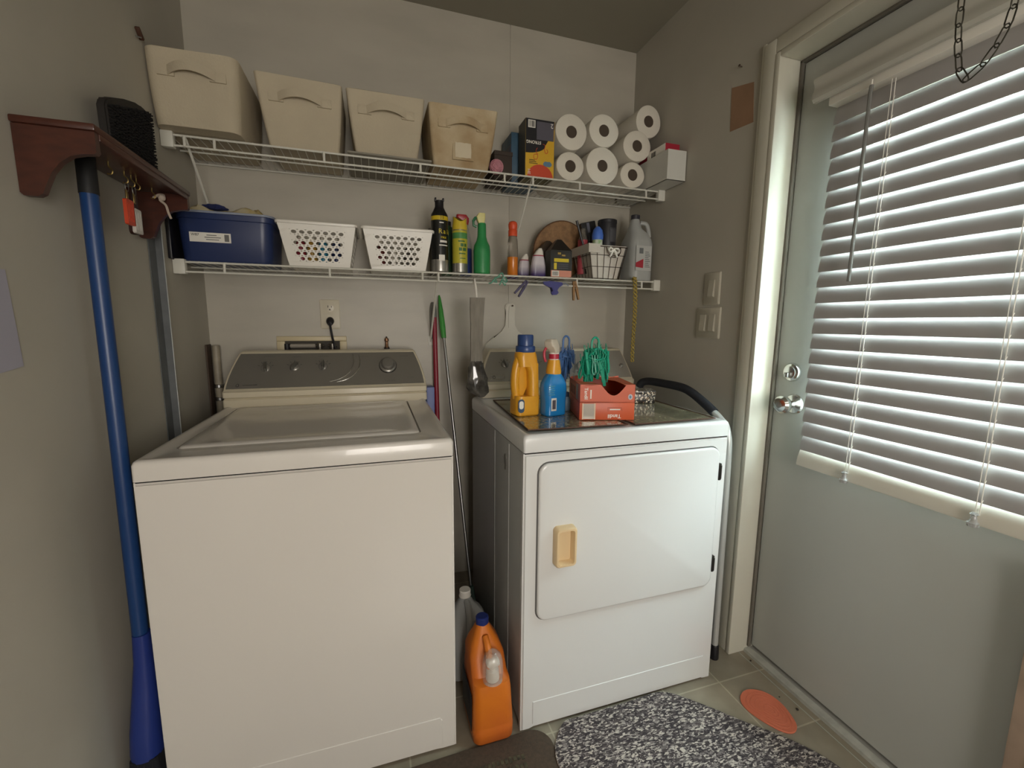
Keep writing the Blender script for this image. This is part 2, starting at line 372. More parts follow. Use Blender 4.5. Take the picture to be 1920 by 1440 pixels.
def fin_knob(P, s, k, ang, t):
    Mx = knobxf(P, s, k)
    b0 = NB(); lathe(b0, (0, 0, 0), [(.016, 0), (.0155, .004), (.011, .007)], 24)
    bm = NB(); merge(bm, b0, 0, Mx)
    o = obj('knob', bm, kn, t)
    b1 = NB(); loft(b1, [rrect(0, 0, .005, .011, .036, .004), rrect(0, 0, .014, .009, .034, .004), rrect(0, .002, .020, .005, .028, .002)])
    bm = NB(); merge(bm, b1, 0, Mx @ Matrix.Rotation(ang, 4, 'Z')); obj('pointer', bm, steel, o)
    bm = NB(); b1 = NB()
    for q in range(5):
        a = math.radians(25+q*32.5); b2 = NB(); box(b2, .021, .028, -.0007, .0007, -.0002, .0004); merge(b1, b2, 0, Matrix.Rotation(a, 4, 'Z'))
    merge(bm, b1, 0, Mx); obj('tick_marks', bm, mat('dark_print', '#3B3A38', .5), o, smooth=False)

def washer():
    x0, x1, yf, yb = .104, .790, -.877, -.225
    t = thing('washing_machine', 'white top-loading washing machine with silver control panel, left of the dryer', 'washing machine', ((x0+x1)/2, (yf+yb)/2, 0))
    bm = NB()
    # cabinet with the stamped toe panel
    prism(bm, [(x0, .012), (x0+.028, .012), (x0+.030, .022), (x1-.052, .022), (x1-.044, .008), (x1, .008), (x1, .867), (x0, .867)], 'y', yf, yb)
    bmesh.ops.bevel(bm, geom=[e for e in bm.edges if abs(e.verts[0].co.y-yf) < 1e-5 and abs(e.verts[1].co.y-yf) < 1e-5], offset=.006, segments=3, affect='EDGES')
    obj('cabinet', bm, white, t)
    bm = NB(); loft(bm, [[Vector((x, yf-.0005+dy, z)) for x, z in pts] for dy, pts in ((.003, [(x0+.02, .024), (x1-.038, .024), (x1-.038, .105), (x1-.045, .115), (x0+.03, .115), (x0+.02, .105)]), (-.0014, [(x0+.022, .026), (x1-.040, .026), (x1-.040, .103), (x1-.047, .112), (x0+.032, .112), (x0+.022, .103)]))])
    obj('toe_panel', bm, white, t, ang=20)
    bm = NB(); box(bm, x0+.004, x1-.004, yf+.004, yb, .866, .8705); obj('seam', bm, darkgap, t, smooth=False)
    bm = NB(); cx, cy = (x0+x1)/2, (yf+yb)/2; w_, d_ = x1-x0, yb-yf
    lx0, lx1, ly0, ly1 = .150, .716, -.772, -.262
    R = [rrect(cx, cy, .870, w_, d_, .006), rrect(cx, cy, .905, w_+.001, d_, .008), rrect(cx, cy, .912, w_-.004, d_-.004, .010), rrect(cx, cy, .9155, w_-.014, d_-.014, .010), rrect(cx, cy, .9155, w_-.030, d_-.030, .012), rrect(cx, cy, .911, w_-.045, d_-.045, .014),
         rrect((lx0+lx1)/2, (ly0+ly1)/2, .911, lx1-lx0+.008, ly1-ly0+.008, .016), rrect((lx0+lx1)/2, (ly0+ly1)/2, .900, lx1-lx0+.006, ly1-ly0+.006, .016)]
    loft(bm, R); obj('top_deck', bm, white, t, ang=50)
    bm = NB(); c2 = ((lx0+lx1)/2, (ly0+ly1)/2); a, d = lx1-lx0, ly1-ly0
    loft(bm, [rrect(*c2, .902, a, d, .013), rrect(*c2, .910, a, d, .013), rrect(*c2, .914, a-.008, d-.008, .012), rrect(*c2, .9145, a-.05, d-.05, .02), rrect(*c2, .9125, a-.075, d-.075, .03), rrect(*c2, .912, a-.2, d-.2, .03)])
    obj('lid', bm, white, t, ang=60)
    P, pan = console(t, .098, .797, .136, .762, 1.096, -.252, cream, silverp)
    for s, k, an in ((.160, .56, .1), (.305, .57, -.6), (.455, .58, 0)): fin_knob(P, s, k, an, t)
    Mx = knobxf(P, .815, .56); b0 = NB()
    lathe(b0, (0, 0, 0), [(.032, 0), (.032, .006), (.029, .009), (.025, .010), (.023, .024), (.019, .028), (.008, .029)], 36)
    bm = NB(); merge(bm, b0, 0, Mx); k_ = obj('timer_dial', bm, kn, t)
    b0 = NB(); lathe(b0, (0, 0, 0), [(.0335, .0003), (.0335, .003), (.0325, .004)], 36); bm = NB(); merge(bm, b0, 0, Mx); obj('dial_rim', bm, mat('dark_chrome', '#4A4845', .25, metal=.9), k_)
    # chrome arcs and badge
    bm = NB()
    for e, (ks, sw) in enumerate(((.93, .0), (.99, .035))):
        pts = []
        for q in range(17):
            a = math.radians(0+q*5.2); s = .44+sw+.185*math.cos(math.radians(-10)+a*1.0); k = .92-.78*math.sin(a)*1.0-.02*e
            pts.append(P(s, max(.06, k), .0038))
        tube(bm, pts, [.0006+.0016*math.sin(math.pi*min(1, q/16+.1)) for q in range(17)], 6)
    obj('trim_arc', bm, chrome, pan)
    bm = NB(); tube(bm, [P(.05+.006*math.cos(a), .11+.04*math.sin(a), .0036) for a in [2*math.pi*i/14 for i in range(14)]], .0008, 5, closed=True); obj('badge', bm, mat('dark_print', '#3B3A38'), pan)
    r = (P(.5, .1)-P(.4, .1)).normalized(); u = (P(.4, .2)-P(.4, .1)).normalized()
    bm = NB(); tube(bm, [P(.075, .11, .0036), P(.14, .11, .0036)], .0014, 5); obj('badge_bar', bm, steel, pan)
    for k, (s, kk, wd) in enumerate(((.16, .86, .06), (.305, .86, .05), (.455, .86, .06), (.69, .84, .05), (.93, .84, .05), (.815, .12, .06), (.93, .2, .04))):
        bm = NB(); 
        for q in range(6): tube(bm, [P(s-wd/2+q*wd/6, kk, .0034), P(s-wd/2+(q+.6)*wd/6, kk, .0034)], .0008, 4)
        obj('printed_text', bm, mat('faint_print', '#6A6864', .5), pan)
    return t
washer()

def dryer():
    x0, x1, yf, yb = .981, 1.6755, -.887, -.235
    t = thing('clothes_dryer', 'white front-loading clothes dryer with cream door handle, between the washer and the door', 'dryer', ((x0+x1)/2, (yf+yb)/2, 0))
    cx, cy, w_, d_ = (x0+x1)/2, (yf+yb)/2, x1-x0, yb-yf
    bm = NB()
    prism(bm, [(x0, .0), (x0+.030, .0), (x0+.036, .016), (x1-.036, .016), (x1-.030, .0), (x1, .0), (x1, .858), (x0, .858)], 'y', yf, yf+.02)
    bmesh.ops.bevel(bm, geom=[e for e in bm.edges if abs(e.verts[0].co.y-yf) < 1e-5 and abs(e.verts[1].co.y-yf) < 1e-5], offset=.006, segments=3, affect='EDGES')
    obj('front_panel', bm, dryw, t)
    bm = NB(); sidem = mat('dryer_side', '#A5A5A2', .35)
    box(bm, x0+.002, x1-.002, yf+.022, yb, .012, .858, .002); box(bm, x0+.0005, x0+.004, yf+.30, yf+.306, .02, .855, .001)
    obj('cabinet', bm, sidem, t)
    bm = NB(); box(bm, x0+.0012, x0+.003, yf+.14, yf+.147, .02, .85, .0005); obj('side_seam', bm, dryw, t)
    bm = NB(); loft(bm, [[Vector((x0+.002-h, -.708+r*.55*math.cos(a), .783+r*math.sin(a))) for a in [2*math.pi*i/20 for i in range(20)]] for r, h in ((.026, -.001), (.026, .002), (.021, .003), (.020, .0012))])
    obj('side_plug', bm, mat('grey_plastic', '#77756F', .5), t)
    bm = NB(); box(bm, x0+.004, x1-.004, yf+.004, yb, .857, .862); obj('seam', bm, darkgap, t, smooth=False)
    bm = NB()
    loft(bm, [[Vector((x, yf+dy, z)) for x, z in pts] for dy, pts in ((.002, [(x0+.035, .018), (x1-.035, .018), (x1-.035, .095), (x0+.035, .095)]), (-.0016, [(x0+.038, .020), (x1-.038, .020), (x1-.038, .092), (x0+.038, .092)]))])
    obj('toe_panel', bm, dryw, t, ang=20)
    bm = NB()
    R = [rrect(cx, cy, .862, w_, d_, .006), rrect(cx, cy, .898, w_+.002, d_, .008), rrect(cx, cy, .906, w_-.003, d_-.003, .010), rrect(cx, cy, .911, w_-.014, d_-.014, .012), rrect(cx, cy, .911, w_-.03, d_-.03, .012), rrect(cx, cy, .908, w_-.04, d_-.04, .012)]
    loft(bm, R); obj('top_deck', bm, dryw, t, ang=50)
    # door
    ax0, ax1, az0, az1 = 1.024, 1.637, .358, .829
    def rr(x0, x1, z0, z1, r, y):
        return [Vector((p.x, y, p.y)) for p in rrect((x0+x1)/2, (z0+z1)/2, 0, x1-x0, z1-z0, r, 6)]
    bm = NB(); loft(bm, [rr(ax0-.004, ax1+.004, az0-.004, az1+.004, .034, yf-.0006), rr(ax0-.004, ax1+.004, az0-.004, az1+.004, .034, yf+.001)]); obj('door_gap', bm, mat('grey_gasket', '#5A5856', .7), t, smooth=False)
    bm = NB(); loft(bm, [rr(ax0, ax1, az0, az1, .030, yf+.001), rr(ax0, ax1, az0, az1, .030, yf-.007), rr(ax0+.002, ax1-.002, az0+.002, az1-.002, .029, yf-.0095), rr(ax0+.006, ax1-.006, az0+.006, az1-.006, .027, yf-.0105)])
    d = obj('door', bm, dryw, t, ang=50)
    hm = mat('cream_handle', '#E0C69C', .35)
    y = yf-.010; hx0, hx1, hz0, hz1 = 1.067, 1.134, .527, .646
    bm = NB(); loft(bm, [rr(hx0, hx1, hz0, hz1, .012, y), rr(hx0+.001, hx1-.001, hz0+.001, hz1-.001, .012, y-.020), rr(hx0+.004, hx1-.004, hz0+.004, hz1-.004, .011, y-.024), rr(hx0+.009, hx1-.009, hz0+.009, hz1-.009, .008, y-.0245), rr(hx0+.011, hx1-.011, hz0+.011, hz1-.011, .006, y-.020), rr(hx0+.014, hx1-.014, hz0+.014, hz1-.014, .005, y-.004)])
    obj('door_handle', bm, hm, d, ang=40)
    for zc in (.748, .434):
        bm = NB(); box(bm, ax1-.001, ax1+.008, yf-.012, yf, zc-.028, zc+.028, .002)
        tube(bm, [(ax1+.004, yf-.012, zc-.022), (ax1+.004, yf-.012, zc+.022)], .0035, 10); obj('hinge', bm, mat('hinge_dark', '#3A3836', .4, metal=.6), t)
    P, pan = console(t, 1.012, 1.722-.004, 1.066, 1.70, 1.094, -.285, cream, mat('dryer_panel', '#A39E94', .3, metal=.5))
    fin_knob(P, .125, .55, .3, t); fin_knob(P, .34, .55, -.2, t)
    Mx = knobxf(P, .955, .42); b0 = NB(); lathe(b0, (0, 0, 0), [(.009, 0), (.009, .006), (.006, .008)], 20); bm = NB(); merge(bm, b0, 0, Mx); obj('start_button', bm, kn, t)
    bm = NB(); pts = []
    for a in [2*math.pi*i/24 for i in range(24)]:
        ca, sa = math.cos(a), math.sin(a)
        pts.append(P(.085+.045*max(-1, min(1, 1.25*ca)), .15+.055*max(-1, min(1, 1.3*sa)), .0035))
    tube(bm, pts, .0018, 6, closed=True); obj('badge_outline', bm, chrome, pan)
    bm = NB(); tube(bm, [P(.065+.008*math.cos(a), .15+.04*math.sin(a), .0036) for a in [2*math.pi*i/12 for i in range(12)]], .0011, 5, closed=True); obj('badge', bm, mat('dark_print', '#3B3A38'), pan)
    return t
dryer()

# ---------------------------------------------------------------- wire shelves
def wire_shelf(z, label, struts):
    t = thing('wire_shelf', label, 'shelf', (W/2, -.134, z))
    yf = -.268; dz = .034
    bm = NB(); tube(bm, [(.012, yf, z-.003), (W-.012, yf, z-.003)], .0035, 8); obj('front_rail', bm, wirew, t)
    bm = NB(); tube(bm, [(.012, yf-.001, z-dz), (W-.012, yf-.001, z-dz)], .0033, 8); obj('lower_rail', bm, wirew, t)
    bm = NB()
    for y, zz in ((-.010, -.006), (-.135, -.006)): tube(bm, [(.004, y, z+zz), (W-.004, y, z+zz)], .003, 6)
    obj('cross_rod', bm, wirew, t)
    bm = NB(); n = 71
    for i in range(n):
        x = .02+(W-.04)*i/(n-1)
        tube(bm, [(x, -.006, z), (x, yf, z)], .0014, 5)
    obj('wire_deck', bm, wirew, t)
    for x in (.142, .464, .787, 1.106, 1.426, 1.741):
        bm = NB(); tube(bm, [(x, yf, z-.001), (x, yf-.002, z-dz)], .0042, 8); obj('spacer', bm, wirew, t)
    for a, b_ in ((.0005, .034), (W-.034, W-.0005)):
        bm = NB(); box(bm, a, b_, yf-.010, yf+.014, z-dz-.008, z+.006, .003); obj('end_bracket', bm, wirew, t)
    for x in struts:
        bm = NB(); tube(bm, [(x, yf-.004, z-dz-.002), (x, yf-.004, z-.004), (x, yf+.01, z-.010), (x, -.012, z-.255), (x, -.003, z-.275)], .0042, 8); obj('support_strut', bm, wirew, t)
        bm = NB(); box(bm, x-.010, x+.010, -.003, 0, z-.29, z-.25, .001); obj('wall_clip', bm, wirew, t)
wire_shelf(S1, 'upper white wire shelf holding the fabric bins and paper towels', (.062, 1.222))
wire_shelf(S2, 'lower white wire shelf holding the blue tub and spray cans', (.846,))

# ---------------------------------------------------------------- fabric bins
canvas = mat('canvas', '#C0B49C', .85, noise=.12, nscale=5, bump=.35, bscale=180)
canvas2 = mat('stained_canvas', '#C5B596', .85, noise=.5, nscale=7, bump=.35, bscale=180, c2='#9C8058')
def fabric_bin(label, xt0, xt1, xb0, xb1, yf, z0, z1, cm=canvas, pocket=False, soft=.012):
    yb = -.02
    t = thing('fabric_bin', label, 'storage bin', ((xb0+xb1)/2, (yf+yb)/2, z0), group='cream fabric bins on the upper shelf')
    L = 8; R = []
    for k in range(L+1):
        q = k/L; a = xb0+(xt0-xb0)*q; b_ = xb1+(xt1-xb1)*q; y = yf+.03*(1-q)*.9; z = z0+(z1-z0)*q
        bul = .004*math.sin(math.pi*q)
        R.append(rrect((a+b_)/2, (y+yb)/2, z, b_-a+bul, yb-y+bul, soft, 6))
    a, b_ = xt0+.004, xt1-.004
    R.append(rrect((a+b_)/2, (yf+yb)/2, z1+.001, b_-a, yb-yf-.008, soft, 6)); R.append(rrect((a+b_)/2, (yf+yb)/2, z1-.03, b_-a-.006, yb-yf-.014, soft, 6)); R.append(rrect((a+b_)/2, (yf+yb)/2, z1-.10, b_-a-.02, yb-yf-.03, soft, 6))
    R[L] = [p+Vector((0, 0, .003*math.sin(9*p.x+4*p.y))) for p in R[L]]
    bm = NB(); loft(bm, R); obj('bin_body', bm, cm, t, ang=50)
    # strap handle with two stitched patches
    q = .70; zc = z0+(z1-z0)*q; yc = yf+.027*(1-q)-.003; xc = (xb0+xb1)/2*.3+(xt0+xt1)/2*.7; hw = (xt1-xt0)*.24
    for s in (-1, 1):
        bm = NB(); box(bm, xc+s*hw*1.15-.022, xc+s*hw*1.15+.022, yc-.0025, yc+.004, zc-.014, zc+.014, .001); obj('strap_patch', bm, cm, t)
    bm = NB(); n = 14; rings = []
    for i in range(n+1):
        v = -1+2*i/n; x = xc+hw*v*1.05; lift = (1-v*v); y = yc-.002-.024*lift; z = zc+.010*lift
        rings.append([Vector((x, y-.002, z+.013)), Vector((x, y+.001, z+.013)), Vector((x, y+.001, z-.013)), Vector((x, y-.002, z-.013))])
    loft(bm, rings); obj('strap_handle', bm, cm, t, ang=50)
    if pocket:
        bm = NB(); zc = z0+(z1-z0)*.29; y = yf+.027*.71-.004; box(bm, xc-.040, xc+.040, y-.001, y+.004, zc-.032, zc+.036, .001); pk = obj('label_pocket', bm, cm, t)
        bm = NB(); n = 7; A = []
        for i in range(n+1):
            A.append([Vector((xc-.030+.060*i/n, y-.003-.002*math.sin(i*2.3+j*1.7), zc-.024+.052*j/5)) for j in range(6)])
        loft(bm, A, False, False, closed=False); obj('pocket_window', bm, mat('pocket_vinyl', '#D8CBB0', .08, spec=.8, coat=1), pk)
    return t
fabric_bin('cream fabric bin with rounded side, leftmost on the upper shelf beside the left wall', .001, .240, .006, .228, -.350, S1+.005, 1.992, soft=.03)
fabric_bin('cream fabric bin with sagging strap, second from the left on the upper shelf', .266, .530, .296, .512, -.275, S1+.002, 2.000)
fabric_bin('cream fabric bin resting on a thin grey board, third from the left', .542, .806, .568, .779, -.275, S1+.008, 1.998)
fabric_bin('stained cream fabric bin with clear label pocket, beside the trash bag box', .819, 1.078, .838, 1.046, -.275, S1+.002, 1.994, cm=canvas2, pocket=True)
bm = NB(); box(bm, .540, .826, -.285, -.02, S1+.0016, S1+.0075, .001); tag(obj('liner_board', bm, mat('grey_board', '#8A8578', .7)), 'thin grey liner board lying on the wire shelf under a fabric bin', 'board')
# bin liners: dark flap under the first bin is its own base, nothing more

# ---------------------------------------------------------------- upper shelf, right half
t = thing('cardboard_box', 'dark brown cardboard box behind the pink yarn on the upper shelf', 'box', (1.115, -.13, S1))
bm = NB(); box(bm, 1.084, 1.158, -.20, -.05, S1+.0015, S1+.098, .002); obj('box_body', bm, mat('brown_card', '#3F352E', .8), t)
bm = NB(); box(bm, 1.083, 1.160, -.203, -.048, S1+.088, S1+.104, .002); obj('box_lid', bm, mat('brown_card'  , '#3F352E'), t)
t = thing('yarn_ball', 'small pink ball of yarn on the upper shelf beside the stained fabric bin', 'yarn', (1.083, -.234, S1))
bm = NB(); rg = random.Random(3); c = Vector((1.083, -.234, S1+.030))
bmesh.ops.create_icosphere(bm, subdivisions=3, radius=.023, matrix=Matrix.Translation(c))
obj('core', bm, mat('pink_yarn', '#C98C96', .9, noise=.2, nscale=60), t)
bm = NB()
for q in range(16):
    ax = Vector((rg.uniform(-1, 1), rg.uniform(-1, 1), rg.uniform(-1, 1))).normalized(); u = ax.orthogonal().normalized(); v = ax.cross(u); r_ = rg.uniform(.0235, .0265)
    tube(bm, [c+(u*math.cos(a)+v*math.sin(a))*r_ for a in [2*math.pi*i/20 for i in range(20)]], .0018, 5, closed=True)
obj('strand', bm, mat('pink_yarn'  , '#C98C96'), t)

yel = mat('box_yellow', '#D2A62A', .45); blk = mat('box_black', '#1D1D22', .4); redor = mat('box_red', '#C4472A', .45)
prw = mat('print_white', '#E6E2D8', .5); prb = mat('print_black', '#1E1B1A', .5)
t = thing('trash_bag_box', 'yellow and black trash bag box standing upside down on the upper shelf', 'box', (1.256, -.21, S1))
bx0, bx1, by, bz0, bz1 = 1.196, 1.318, -.250, S1+.0015, 2.004
bm = NB(); box(bm, bx0, bx1, by, -.165, bz0, bz1, .0015); bb = obj('carton', bm, mat('box_side', '#6B6440', .5), t)
bm = NB(); box(bm, bx0+.0008, bx1-.0008, by-.0009, by, bz0+.001, bz1-.001); fr = obj('front_print', bm, yel, bb, smooth=False)
bm = NB(); box(bm, bx0-.0008, bx0, by+.001, -.167, bz0+.001, bz1-.001); obj('side_print', bm, mat('box_dark_side', '#4A4940', .5), bb, smooth=False)
bm = NB(); zc = bz1-.105; pts = [(bx0+.001, bz1-.001), (bx0+.001, bz1-.125)]
pts += [(bx0+.001+.082*math.sin(a), bz1-.095-.032*math.cos(a)) for a in [i*math.pi/2/8 for i in range(9)]]+[(bx0+.095, bz1-.075), (bx1-.002, bz1-.030), (bx1-.002, bz1-.001)]
prism(bm, pts, 'y', by-.0016, by-.0008); pb = obj('black_panel', bm, blk, fr, smooth=False)
bm = NB(); prism(bm, [(bx0+.008+.055+.055*math.cos(a), bz0+.001+.050*math.sin(a)) for a in [i*math.pi/12 for i in range(13)]], 'y', by-.0016, by-.0008); rp = obj('red_arc', bm, redor, fr, smooth=False)
bm = NB(); box(bm, bx0+.010, bx0+.040, by-.0022, by-.0015, bz1-.034, bz1-.006); obj('barcode_patch', bm, prw, pb, smooth=False)
bm = NB(); barcode(bm, bx0+.013, bx0+.038, bz1-.031, bz1-.009, by-.0027, 11, 4); obj('barcode', bm, prb, pb, smooth=False)
bm = NB(); box(bm, bx0+.046, bx1-.004, by-.0022, by-.0015, bz1-.075, bz1-.008); obj('grey_photo', bm, mat('print_grey', '#55525C', .5), pb, smooth=False)
text('STRONG', .0155, (bx0+.034, by-.002, bz1-.086), (-1, 0, 0), (0, 0, -1), prw, pb, bold=.0003)
text('2', .024, (bx1-.012, by-.0026, bz1-.018), (-1, 0, 0), (0, 0, -1), prw, pb)
bm = NB(); tube(bm, smoothpath([(bx0+.050, by-.001, bz0+.112), (bx0+.044, by-.001, bz0+.10), (bx0+.052, by-.001, bz0+.085), (bx0+.048, by-.001, bz0+.070), (bx0+.036, by-.001, bz0+.072), (bx0+.037, by-.001, bz0+.086), (bx0+.050, by-.001, bz0+.088)], 5), .0013, 5); obj('drawstring_picture', bm, redor, fr)
bm = NB(); tube(bm, smoothpath([(bx0+.072, by-.001, bz0+.128), (bx0+.082, by-.001, bz0+.125), (bx0+.080, by-.001, bz0+.108), (bx0+.086, by-.001, bz0+.095), (bx0+.094, by-.001, bz0+.10), (bx0+.090, by-.001, bz0+.112)], 5), .0013, 5); obj('drawstring_picture', bm, redor, fr)
bm = NB()
for q_ in range(3): box(bm, bx0+.016, bx0+.052-.006*q_, by-.0012, by-.0008, bz0+.052+.006*q_, bz0+.0545+.006*q_)
obj('small_print', bm, prb, fr, smooth=False)
text('HE', .017, (bx0+.015, by-.002, bz0+.020), (0, 0, -1), (1, 0, 0), prw, rp)
bm = NB(); prism(bm, [(bx0+.094+.016*math.cos(a)+.003*math.cos(5*a), bz0+.055+.012*math.sin(a)+.003*math.sin(3*a)) for a in [i*math.pi/10 for i in range(20)]], 'y', by-.0016, by-.0008); obj('blue_emblem', bm, mat('print_blue', '#5F8098', .5), fr, smooth=False)
t = thing('bag_box', 'blue carton standing behind the yellow and black trash bag box', 'box', (1.23, -.09, S1))
bm = NB(); box(bm, 1.168, 1.290, -.155, -.02, S1+.0015, 1.985, .0015); cb = obj('carton', bm, mat('blue_box', '#3E5E74', .5, noise=.3, nscale=9), t)
bm = NB(); box(bm, 1.1672, 1.168, -.150, -.03, S1+.03, 1.94); obj('side_print', bm, mat('olive_print', '#6E6A3C', .5, noise=.5, nscale=14, c2='#2F3E78'), cb, smooth=False)

paper = mat('paper_towel', '#D9D3C5', .9, bump=.3, bscale=240)
core = mat('roll_core', '#4A3F34', .9)
rolls = [(1.387, 1.972, .069, .068, -.262, 'paper towel roll beside the trash bag box, left end of the upper row'),
         (1.533, 1.996, .068, .063, -.262, 'paper towel roll directly above the widest bottom roll'),
         (1.757, 2.071, .061, .066, -.24, 'paper towel roll topmost of the pile, leaning near the right wall'),
         (1.692, 1.957, .067, .061, -.262, 'paper towel roll directly below the topmost roll of the pile'),
         (1.386, 1.8425, .061, .055, -.262, 'paper towel roll beside the trash bag box, bottom left of the pile'),
         (1.531, 1.860, .075, .0725, -.262, 'widest paper towel roll, middle of the bottom row'),
         (1.676, 1.8395, .059, .052, -.262, 'small paper towel roll at bottom right of the pile beside white carton')]
for x, z, rx, rz_, y0, lab in rolls:
    t = thing('paper_towel_roll', 'white '+lab, 'paper towel', (x, y0/2, z-rz_), group='paper towel rolls piled on the upper shelf')
    n = 40; bm = NB()
    def el(a, b_, y, jit=0): return [Vector((x+a*math.cos(q)*(1+jit*math.sin(3*q+x*9)), y, z+b_*math.sin(q)*(1+jit*math.sin(2*q+x*7)))) for q in [2*math.pi*i/n for i in range(n)]]
    loft(bm, [el(.0235, .0235, y0+.03), el(.0235, .0235, y0+.0004), el(rx-.006, rz_-.006, y0, .01), el(rx-.001, rz_-.001, y0+.003, .012), el(rx, rz_, y0+.008, .012), el(rx, rz_, -.004, .012)])
    obj('paper_wrap', bm, paper, t, ang=45)
    bm = NB(); loft(bm, [el(.0234, .0234, y0+.002), el(.0224, .0224, y0+.0018), el(.0222, .0222, y0+.029)], True, True); obj('cardboard_core', bm, core, t)
# crinkled clear wrap behind the pile
bm = NB(); rg = random.Random(5); A = []
for i in range(9):
    A.append([Vector((1.600+.011*i+rg.uniform(-.003, .003), -.03-.012*j+rg.uniform(-.008, .008), 2.03+.012*i*.6+.02*j*.25+rg.uniform(-.006, .006)-.0035*j*j*.1)) for j in range(8)])
loft(bm, A, False, False, closed=False); tag(obj('plastic_wrap', bm, mat('clear_film', '#CFCFCB', .08, alpha=.35, coat=1), smooth=False), 'crinkled clear plastic wrap pushed behind the paper towel pile', 'plastic wrap')
t = thing('white_carton', 'plain white carton overhanging the right end of the upper shelf', 'box', (1.783, -.21, S1))
bm = NB(); x0, x1, y0, y1, z0, z1 = 1.742, 1.829, -.405, -.03, S1+.0015, 1.902
for a in ((x0, x0+.002, y0, y1, z0, z1), (x1-.002, x1, y0, y1, z0, z1), (x0+.002, x1-.002, y0, y0+.002, z0, z1), (x0+.002, x1-.002, y1-.002, y1, z0, z1), (x0, x1, y0, y1, z0, z0+.002)): box(bm, *a)
obj('tray', bm, mat('white_card', '#C9C8C0', .6), t, smooth=False)
t = thing('red_carton', 'small red and white carton lying inside the white carton on the upper shelf', 'box', (1.79, -.30, z0+.002))
bm = NB(); box(bm, 1.752, 1.820, -.372, -.19, z0+.0025, 1.938, .0015); rc = obj('carton', bm, mat('carton_red', '#A8283A', .4), t)
bm = NB(); box(bm, 1.7512, 1.752, -.371, -.25, z0+.06, 1.937); obj('white_side', bm, prw, rc, smooth=False)
bm = NB(); barcode(bm, 0, .03, 0, .02, 0, 9, 2); xf(bm, Matrix(((0, 1, 0, 1.7508), (-1, 0, 0, -.28), (0, 0, 1, 1.908), (0, 0, 0, 1)))); obj('barcode', bm, prb, rc, smooth=False)

# ---------------------------------------------------------------- lower shelf
t = thing('tub_cover', 'black plastic tub cover standing on edge between the left wall and blue tub', 'cover', (.006, -.15, S2))
bm = NB(); box(bm, .0015, .0075, -.300, -.03, S2+.0015, 1.575, .002); obj('cover_panel', bm, black, t)
bm = NB(); box(bm, .0015, .0125, -.305, -.298, S2-.01+.012, 1.578, .002); obj('cover_rim', bm, black, t)
blue = mat('tub_blue', '#26345E', .35, noise=.1, nscale=4)
t = thing('storage_tub', 'dark blue plastic tub with white label on the lower shelf', 'storage tub', (.16, -.14, S2))
bm = NB(); cx, cy = .1525, -.168
loft(bm, [rrect(cx, cy, S2+.0015, .254, .192, .03, 6), rrect(cx, cy, S2+.006, .260, .198, .032, 6), rrect(cx, cy, 1.535, .276, .208, .035, 6), rrect(cx, cy, 1.537, .284, .214, .036, 6), rrect(cx, cy, 1.553, .286, .216, .036, 6), rrect(cx, cy, 1.555, .282, .212, .036, 6),
          rrect(cx, cy, 1.553, .272, .204, .034, 6), rrect(cx, cy, 1.42, .254, .19, .03, 6)])
tb = obj('tub_body', bm, blue, t, ang=40)
bm = NB(); loft(bm, [rrect(cx, cy, 1.5545, .288, .218, .036, 6), rrect(cx, cy, 1.561, .288, .218, .036, 6), rrect(cx, cy, 1.562, .282, .212, .036, 6), rrect(cx, cy, 1.557, .276, .206, .034, 6)], True, False); obj('tub_rim', bm, mat('pale_rim', '#8C93A4', .3), t)
bm = NB(); box(bm, .052, .168, -.2722, -.2695, 1.464, 1.494)
lb = obj('label', bm, prw, tb, smooth=False)
text('W87', .011, (.068, -.2727, 1.486), (1, 0, 0), (0, 0, 1), prb, lb)
bm = NB()
for x0_, x1_, zz in ((.100, .128, 1.486), (.094, .140, 1.479), (.098, .134, 1.472)): box(bm, x0_, x1_, -.2727, -.2722, zz-.0012, zz+.0012)
box(bm, .150, .163, -.2727, -.2722, 1.468, 1.490); obj('printed_text', bm, mat('faint_print', '#6A6864'), lb, smooth=False)
t = thing('yellow_cloth', 'yellow crumpled cloth piled in the top of the blue tub', 'cloth', (.18, -.15, 1.5))
bm = NB(); n = 18; A = []; rg = random.Random(11)
for i in range(n+1):
    row = []
    for j in range(n+1):
        u, v = i/n, j/n; x = .030+.245*u; y = -.262+.165*v
        e = min(u, 1-u, v, 1-v)*6; e = min(1, e)
        z = 1.552+e*(.020+.012*math.sin(11*u+3*v)*math.cos(9*v-2*u)+.010*math.sin(23*u*v+5*u))+.012*v
        row.append(Vector((x, y, max(z, 1.546))))
    A.append(row)
loft(bm, A, False, False, closed=False); obj('cloth_fold', bm, mat('yellow_fabric', '#A8955A', .9, noise=.4, nscale=18, c2='#C9C0A4'), t, mods=None)
t = thing('blue_rag', 'small dark blue rag lying on the yellow cloth in the tub', 'rag', (.10, -.17, 1.575))
bm = NB(); bmesh.ops.create_icosphere(bm, subdivisions=3, radius=1)
for v in bm.verts:
    p = v.co.copy(); k = 1+.25*math.sin(7*p.x+4*p.y)*math.cos(6*p.y+3*p.z); v.co = Vector((.105+.034*p.x*k, -.18+.03*p.y*k, 1.592+.010*p.z*k))
obj('rag_fold', bm, mat('navy_fabric', '#28305E', .9), t)

